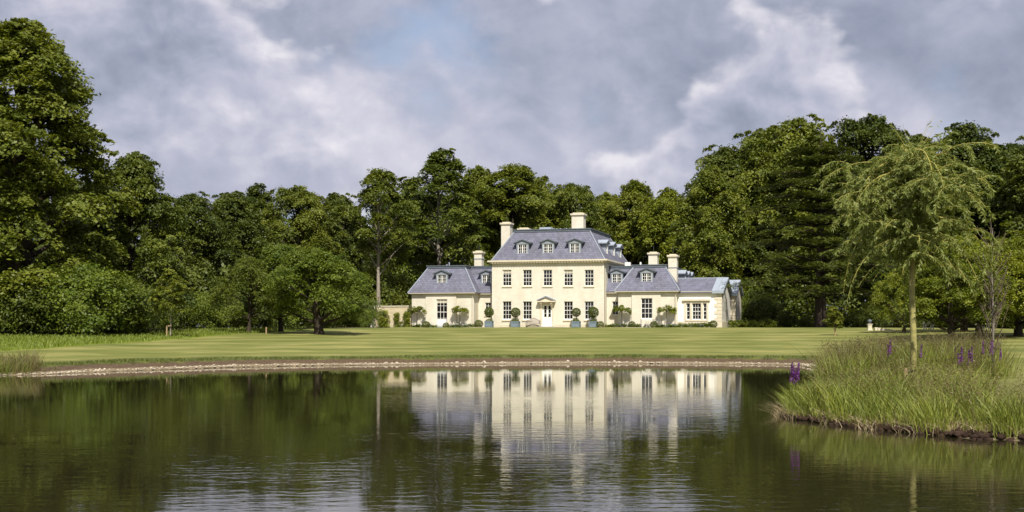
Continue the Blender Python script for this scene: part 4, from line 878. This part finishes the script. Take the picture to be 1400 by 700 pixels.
# ------------------------------------------------------------------ pond edges
rngP = np.random.default_rng(91)
def along_shore(n, off_lo, off_hi, sel):
    S = SHORE; E = np.roll(S, -1, 0) - S; ln = np.linalg.norm(E, axis=1); keep = np.array([sel(*q) for q in S]); pr = ln * keep; pr = pr / pr.sum()
    k = rngP.choice(len(S), n, p=pr); u = rngP.uniform(0, 1, n)[:, None]; q = S[k] + E[k] * u
    nrm = np.stack([E[k][:, 1], -E[k][:, 0]], 1) / ln[k][:, None]
    area = np.sum(S[:, 0] * np.roll(S[:, 1], -1) - np.roll(S[:, 0], -1) * S[:, 1])
    if area < 0: nrm = -nrm
    q = q + nrm * rngP.uniform(off_lo, off_hi, n)[:, None]; sd = shore_sd(q[:, 0], q[:, 1]); return q, height(q[:, 0], q[:, 1], sd), sd
ico_v = np.array([(0, 0, 1), (.89, 0, .45), (.28, .85, .45), (-.72, .53, .45), (-.72, -.53, .45), (.28, -.85, .45), (.72, .53, -.45), (-.28, .85, -.45), (-.89, 0, -.45), (-.28, -.85, -.45), (.72, -.53, -.45), (0, 0, -1)])
ico_f = np.array([(0, 1, 2), (0, 2, 3), (0, 3, 4), (0, 4, 5), (0, 5, 1), (1, 6, 2), (2, 7, 3), (3, 8, 4), (4, 9, 5), (5, 10, 1), (6, 7, 2), (7, 8, 3), (8, 9, 4), (9, 10, 5), (10, 6, 1), (11, 7, 6), (11, 8, 7), (11, 9, 8), (11, 10, 9), (11, 6, 10)])
far = lambda x, y: y > 46 and x < 14.5
def stones(name, n, lo, hi, r0, r1, lab):
    q, z, sd = along_shore(n, lo, hi, far); cl_ = .5 + .5 * np.sin(q[:, 0] * 1.3) * np.sin(q[:, 0] * .41 + 1); keep = rngP.uniform(0, 1, n) < .35 + .65 * cl_; q, z = q[keep], z[keep]; n = len(q)
    r = rngP.uniform(r0, r1, n) * rngP.uniform(.6, 1.2, n); S = np.stack([r * rngP.uniform(.8, 1.5, n), r * rngP.uniform(.8, 1.3, n), r * rngP.uniform(.5, .9, n)], 1)
    V = ico_v[None] * S[:, None] * rngP.uniform(.85, 1.15, (n, 12, 1)) + np.stack([q[:, 0], q[:, 1], z + S[:, 2] * .3], 1)[:, None]
    Fq = (ico_f[None] + (np.arange(n) * 12)[:, None, None]).reshape(-1, 3)
    return tag(link(name, np_mesh(name, V.reshape(-1, 3), Fq), None, 'pebble'), lab, 'stones', kind='stuff')
stones('shore_stones', 2200, .0, .34, .02, .045, 'band of pale pebbles along the far waterline')
stones('shore_stones', 230, .0, .4, .04, .09, 'scattered larger pale stones along the far waterline')
def blades(name, q, z, hts, wid, bend, rng, mat, lab, cat, lean=None, lv=None):
    n = len(q); th = rng.uniform(0, 2 * np.pi, n); dirv = np.stack([np.cos(th), np.sin(th)], 1) * (hts * bend)[:, None]
    if lean is not None: dirv = dirv + lean * hts[:, None]
    ph = rng.uniform(0, np.pi, n); sx = np.stack([np.cos(ph), np.sin(ph) * .4], 1) * wid[:, None] * .5
    V = np.empty((n, 7, 3))
    for i, f in enumerate((0., .4, .75)):
        c = q + dirv * f * f; V[:, 2 * i, :2] = c - sx * (1 - f * .5); V[:, 2 * i + 1, :2] = c + sx * (1 - f * .5)
        zz = z + hts * (f - .25 * bend * f * f); V[:, 2 * i, 2] = zz; V[:, 2 * i + 1, 2] = zz
    V[:, 6, :2] = q + dirv; V[:, 6, 2] = z + hts * (1 - .28 * bend)
    k = (np.arange(n) * 7)[:, None]; Q4 = np.concatenate([k + np.array([[0, 1, 3, 2]]), k + np.array([[2, 3, 5, 4]])]); Q3 = k + np.array([[4, 5, 6]])
    lvv = np.repeat(rng.uniform(0, .8, n) if lv is None else lv, 7)
    return tag(link(name, np_mesh(name, V.reshape(-1, 3), [Q4, Q3], lvv), None, mat), lab, cat, kind='stuff')
rngR = np.random.default_rng(95)
# shaggy grass on the far bank lip
q, z, sd = along_shore(13000, 1.0, 2.6, far); n = len(q)
blades('bank_grass', q, z, rngR.uniform(.06, .20, n) * (1.2 - .3 * (sd - .8)), rngR.uniform(.02, .035, n), .6, rngR, 'grassblade', 'shaggy uncut grass along the far pond bank', 'grass')
# meadow grass at the wood edge
n = 60000; q = np.stack([rngR.uniform(-52, -15, n), rngR.uniform(58, 116, n)], 1)
k = (q[:, 1] > np.interp(q[:, 0], mead_x, mead_y)) & (q[:, 1] < np.interp(q[:, 0], wood_line_x, wood_line_y) + 2); q = q[k]; sd = shore_sd(q[:, 0], q[:, 1]); n = len(q)
blades('meadow_grass', q, height(q[:, 0], q[:, 1], sd), rngR.uniform(.10, .34, n), rngR.uniform(.03, .06, n), .5, rngR, 'meadow', 'long bright meadow grass below the wood edge', 'grass')
# reed bed on the near bank and clumps
def clumped(n, fn, nc, r):
    C = []
    while len(C) < nc:
        c = fn()
        if c is not None: C.append(c)
    C = np.array(C); k = rngR.integers(0, nc, n); q = C[k] + rngR.normal(0, r, (n, 2)); lean = (q - C[k]) / r * .22; return q, lean, k
def peninsula():
    x, y = rngR.uniform(4.5, 15.), rngR.uniform(17.5, 36.); s = sd_fast(x, y)
    lim = 3.0 if y < 26 else 3.8
    if s < .12 or s > lim or (x / y > .352 and s > 1.5): return None
    return (x, y)
def rear():
    x, y = rngR.uniform(9.3, 17.2), rngR.uniform(36., 47.); s = sd_fast(x, y)
    return (x, y) if .15 < s < 5.2 else None
def bed(fn, n, nc, r, h0, h1, w0, w1, bend, mat, lab, cat='reeds', minsd=.0):
    q, lean, k = clumped(n, fn, nc, r); sd = shore_sd(q[:, 0], q[:, 1]); ok = (sd > minsd) & ~((np.abs(q[:, 0] / q[:, 1] - .302) < .016) & (q[:, 1] > 25.2) & (q[:, 1] < 30.6)); q, lean, k, sd = q[ok], lean[ok], k[ok], sd[ok]; n = len(q)
    ch = rngR.uniform(.75, 1.15, nc)[k] * np.where((q[:, 1] < 36) & (q[:, 0] > 0), 1 - .42 * ss(24.5, 27.5, q[:, 1] + .35 * (q[:, 0] - 7)), 1.); clv = rngR.uniform(.1, .75, nc)[k]
    return blades('reed_bed', q, height(q[:, 0], q[:, 1], sd) - .02, rngR.uniform(h0, h1, n) * ch, rngR.uniform(w0, w1, n), bend, rngR, mat, lab, cat, lean, np.clip(clv + rngR.uniform(-.25, .25, n), 0, 1))
bed(peninsula, 21000, 300, .19, .50, .92, .010, .020, .42, 'sedge', 'bright green sedge blades crowding the near bank')
bed(peninsula, 9000, 150, .22, .50, .90, .006, .012, .25, 'rush', 'brownish rush stems among the sedge of the near bank', minsd=.4)
bed(rear, 9000, 120, .25, .7, 1.2, .012, .022, .3, 'sedge', 'green sedge of the clump behind the willow')
bed(rear, 8000, 110, .28, .75, 1.35, .008, .016, .22, 'rush', 'brown-tipped rushes of the clump behind the willow')
q, lean, k = clumped(2600, lambda: (lambda p: p if .02 < sd_fast(p[0], p[1]) < .5 else None)((rngR.uniform(4.8, 13), rngR.uniform(16.5, 28))), 110, .12); sd = shore_sd(q[:, 0], q[:, 1]); n = len(q)
blades('dead_stems', q, np.maximum(height(q[:, 0], q[:, 1], sd), -.02), rngR.uniform(.12, .4, n), rngR.uniform(.006, .012, n), 1.3, rngR, 'straw', 'dry broken stems at the near bank\'s muddy edge', 'stems', lean * 2)
# seed heads haze
def heads(fn, n, z0, z1, mat, lab, size):
    P = []
    while len(P) < n:
        c = fn()
        if c is not None: P.append((c[0], c[1]))
    P = np.array(P); sd = shore_sd(P[:, 0], P[:, 1]); z = height(P[:, 0], P[:, 1], sd) + rngR.uniform(z0, z1, n)
    c = np.repeat(np.stack([P[:, 0], P[:, 1], z], 1), 8, 0) + rngR.normal(0, 1, (n * 8, 3)) * np.array([.035, .035, .07])
    V, Q, lv = leaves(c, rdir(len(c), rngR, -1), size, size * .3, rngR, .5); return tag(link('seed_heads', np_mesh('seed_heads', V, Q, lv), None, mat), lab, 'seed heads', kind='stuff')
heads(lambda: (lambda p: p if p and p[1] < 25.5 else None)(peninsula()), 700, .50, .85, 'rush', 'feathery brown seed heads over the near bank sedge', .05); heads(rear, 900, .75, 1.25, 'rush', 'feathery brown seed heads over the clump behind the willow', .06)
# muddy edge of the near bank: exposed root clods
q, z, sd = along_shore(1500, -.02, .3, lambda x, y: 16 < y < 40 and x > 4); n = len(q)
r = rngR.uniform(.02, .065, n); V = ico_v[None] * np.stack([r * 1.5, r * 1.2, r * .9], 1)[:, None] * rngR.uniform(.7, 1.3, (n, 12, 1)) + np.stack([q[:, 0], q[:, 1], z + .03], 1)[:, None]
tag(link('bank_clods', np_mesh('bank_clods', V.reshape(-1, 3), (ico_f[None] + (np.arange(n) * 12)[:, None, None]).reshape(-1, 3)), None, 'soil'), 'dark muddy clods along the near bank\'s edge', 'mud', kind='stuff')
# reeds on the left bank corner
def lcorner():
    x, y = rngR.uniform(-24, -17.6), rngR.uniform(44, 54); s = sd_fast(x, y); return (x, y) if .05 < s < 1.6 and x < -.362 * y else None
bed(lcorner, 3600, 70, .2, .4, .85, .012, .022, .2, 'rush', 'rushes at the far pond corner below the meadow'); bed(lcorner, 2600, 50, .2, .4, .8, .012, .02, .3, 'sedge', 'green sedge at the far pond corner below the meadow')
# purple loosestrife: each plant a thing
def loosestrife(x, y, h, n, lab, seed):
    rng = np.random.default_rng(seed); rr = random.Random(seed); e = empty('loosestrife', (x, y, ground(x, y) - .02)); tag(e, lab, 'flower', 'purple loosestrife plants')
    Lf = []
    for k in range(n):
        bx_, by_ = rr.uniform(-.08, .08), rr.uniform(-.05, .05); tx, ty = bx_ + rr.uniform(-.1, .1), by_ + rr.uniform(-.08, .08); hh = h * rr.uniform(.82, 1.0)
        sb = MB(); sb.tube([(bx_, by_, -.05), ((bx_ + tx) / 2, (by_ + ty) / 2, hh * .6), (tx, ty, hh)], [.007, .006, .003], 4); so = sb.build('stem', 'bark_green', e)
        m_ = 130; f = rng.uniform(.66, 1.0, m_); w = .026 * (1.15 - (f - .66) / .34 * .7); a = rng.uniform(0, 6.28, m_)
        C = np.stack([bx_ + (tx - bx_) * f + np.cos(a) * w, by_ + (ty - by_) * f + np.sin(a) * w, f * hh], 1)
        link('flower_spike', np_mesh('flower_spike', *leaves(C, rdir(len(C), rng, -1), .032, .022, rng, .5)), so, 'violet')
        m_ = 40; f = rng.uniform(.15, .66, m_); a = rng.uniform(0, 6.28, m_); Lf.append(np.stack([bx_ + (tx - bx_) * f + np.cos(a) * .045, by_ + (ty - by_) * f + np.sin(a) * .045, f * hh], 1))
    Lf = np.concatenate(Lf)
    link('foliage', np_mesh('loosestrife_leaf', *leaves(Lf, rdir(len(Lf), rng, 0), .09, .02, rng, .5)), e, 'sedge'); return e
loosestrife(5.56, 26.1, 1.18, 5, 'thick purple loosestrife at the near bank\'s tip over the water', 1)
for i, (px, py, d, n, lab) in enumerate(((1215, 462, 36, 2, 'faint purple loosestrife left of the willow stem'), (1256, 465, 34, 1, 'single purple loosestrife spike just right of the willow stem'), (1304, 463, 38, 1, 'single tall purple spike below the dark-trunked maple'),
                            (1316, 472, 30, 3, 'pair of purple loosestrife spikes rising over the sedge'), (1329, 469, 29, 2, 'bright purple loosestrife spike beside the pair'), (1348, 465, 34, 2, 'purple loosestrife spike at the twiggy sapling\'s foot'), (1370, 470, 33, 1, 'outermost purple loosestrife spike beyond the twiggy sapling'))):
    x = (px - CX0) / F * d; loosestrife(x, d, CH + (HZ - py) * d / F - ground(x, d), n, lab, 10 + i)
# ------------------------------------------------------------------ willow
def willow(px, d, top_py):
    rng = np.random.default_rng(8); rr = random.Random(8); x = (px - CX0) / F * d; g = ground(x, d); H = CH + (HZ - top_py) * d / F - g
    e = empty('willow_tree', (x, d, g)); tag(e, 'airy weeping willow with slim yellow-green stem on the near bank', 'tree')
    tb = MB(); tb.tube([(0, 0, -.2), (.02, 0, 1.), (-.02, 0, 2.3), (.0, .0, 3.5), (-.03, .0, 4.3), (.02, 0, H * .82)], [.085, .072, .066, .058, .042, .014], 10); tb.build('trunk', 'bark_green', e, True)
    tw = MB(); C, Nn, Lv, D = [], [], [], []
    def strand(p, d0, ln, r=.006, dens=16, grav=.9, stiff=0., lf=1.):
        pts = [Vector(p)]; v = Vector(d0).normalized(); n = max(5, int(ln / .12)); 
        for i in range(n):
            v = (v + Vector((rr.uniform(-.06, .06), rr.uniform(-.06, .06), -grav * .12))).normalized(); pts.append(pts[-1] + v * (ln / n))
            m_ = int(dens * lf * ln / n * (1.2 if i > 1 else .3) + rr.random())
            for j in range(m_):
                q = pts[-2].lerp(pts[-1], rr.random()); dd = (v * .5 + Vector((rr.uniform(-1, 1), rr.uniform(-1, 1), rr.uniform(-1.1, .2)))).normalized(); C.append(q + dd * .05); D.append(dd)
        tw.tube(pts, [r * (1 - .8 * i / n) + .0012 for i in range(n + 1)], 4); return pts
    for i in range(50):                                # arching limbs
        f = rr.uniform(.50, .90); z0 = H * f * .90; th = i * 2.4 + rr.uniform(-.5, .5); ln = rr.uniform(.9, 2.5)
        up = rr.uniform(.5, 1.9); d0 = (math.cos(th), math.sin(th), up); pts = strand((0, 0, z0), d0, ln, .014, 40, 1.0 + rr.uniform(-.3, .3))
        for k in range(13):
            q = pts[rr.randrange(len(pts) // 5, len(pts))]; th2 = rr.uniform(0, 6.28); strand(q, (math.cos(th2), math.sin(th2), rr.uniform(-.2, 1.1)), rr.uniform(.25, 1.0) ** 1.2, .0045, 105, 2.2)
    for i in range(60):
        z0 = H * rr.uniform(.60, .82); th = rr.uniform(0, 6.28); strand((0, 0, z0), (math.cos(th), math.sin(th), rr.uniform(.3, 1.6)), rr.uniform(.5, 1.3), .006, 80, 1.2)
    for i in range(5):                                 # whips above the crown
        th = rr.uniform(0, 6.28); strand((0, 0, H * .80), (math.cos(th) * .5, math.sin(th) * .5, 1.2), rr.uniform(.9, 1.3), .0045, 3, .25)
    for th, z0, ln in ((3.3, 3.4, 2.5), (2.9, 3.0, 1.5), (3.6, 2.9, 1.2), (-.1, 3.1, 1.9), (.3, 2.9, 1.6), (-.4, 2.95, 1.3), (.1, 3.6, 2.4), (3.0, 4.0, 2.7), (5.0, 3.1, 1.5), (4.4, 2.9, 1.3)):   # long low trailing twigs
        strand((0, 0, z0), (math.cos(th), math.sin(th) * .6, .35), ln, .009, 22, 1.15)
    tw.build('branches', 'twig', e)
    C = np.array([list(c) for c in C]); D = np.array([list(c) for c in D]); n = len(C)
    side = np.cross(D, rng.normal(0, 1, (n, 3))); side /= np.linalg.norm(side, axis=1)[:, None]; L = rng.uniform(.10, .19, n)[:, None]; w = rng.uniform(.010, .018, n)[:, None]
    V = np.empty((n, 4, 3)); V[:, 0] = C - D * L * .5; V[:, 1] = C + side * w; V[:, 2] = C + D * L * .5; V[:, 3] = C - side * w
    link('crown', np_mesh('willow_crown', V.reshape(-1, 3), np.arange(n * 4).reshape(n, 4), np.repeat(rng.uniform(0, .8, n), 4)), e, 'willow'); print('willow leaves', n); return x, d, g
wx, wy, wg = willow(1248, 30., 143)
# stake and tie
e = empty('tree_stake', (wx - .16, wy - .02, wg)); tag(e, 'stout round wooden stake strapped to the willow stem', 'stake', 'stakes on the lawn')
hs = CH + (HZ - 503.5) * 30 / F - wg
b = MB(); b.tube([(0, 0, -.3), (0, 0, hs - .01), (0, 0, hs)], [.062, .062, .055], 10); b.build('post', 'post', e)
b = MB(); N = 16
for i in range(N):
    a0, a1 = 6.283 * i / N, 6.283 * (i + 1) / N
    for z0, z1 in ((hs - .10, hs - .03),):
        p0 = (.16 + .085 * math.cos(a0), .02 + .085 * math.sin(a0)); p1 = (.16 + .085 * math.cos(a1), .02 + .085 * math.sin(a1)); b.quad((*p0, z0), (*p1, z0), (*p1, z1), (*p0, z1))
b.box(.05, .085, -.06, .06, hs - .11, hs - .01); b.build('strap', 'rubber', e)
# bare multi-stemmed sapling
d = 36.; x = (1357 - CX0) / F * d; g = ground(x, d); e = empty('bare_sapling', (x, d, g)); tag(e, 'slim twiggy sapling with almost bare upright branches on the near bank', 'tree')
rr = random.Random(3); H = CH + (HZ - 312) * d / F - g
b = MB(); b.tube([(0, 0, -.2), (.02, 0, H * .4), (-.02, 0, H * .75), (0, 0, H)], [.038, .028, .018, .006], 7); b.build('trunk', 'bark_sap', e, True)
b = MB(); C = []
for i in range(46):
    z0 = H * rr.uniform(.12, .85); th = rr.uniform(0, 6.28); ln = H * rr.uniform(.15, .36) * (1.1 - .5 * z0 / H); pts = [Vector((0, 0, z0))]; v = Vector((math.cos(th) * .55, math.sin(th) * .55, 1)).normalized()
    for k in range(5): v = (v + Vector((rr.uniform(-.15, .15), rr.uniform(-.15, .15), .05))).normalized(); pts.append(pts[-1] + v * ln / 5)
    b.tube(pts, [.014, .012, .010, .009, .007, .004], 4)
    for k in range(3):
        q = pts[rr.randrange(1, 5)]; w = Vector((rr.uniform(-1, 1), rr.uniform(-1, 1), .9)).normalized(); b.tube([q, q + w * ln * .3], [.007, .004], 3)
        C += [tuple(q + w * ln * rr.uniform(.1, .3)) for _ in range(2)]
b.build('branches', 'twig_dark', e); C = np.array(C); rng = np.random.default_rng(2)
link('crown', np_mesh('sapling_leaf', *leaves(C, rdir(len(C), rng, 0), .07, .04, rng, .5)), e, 'leaf');
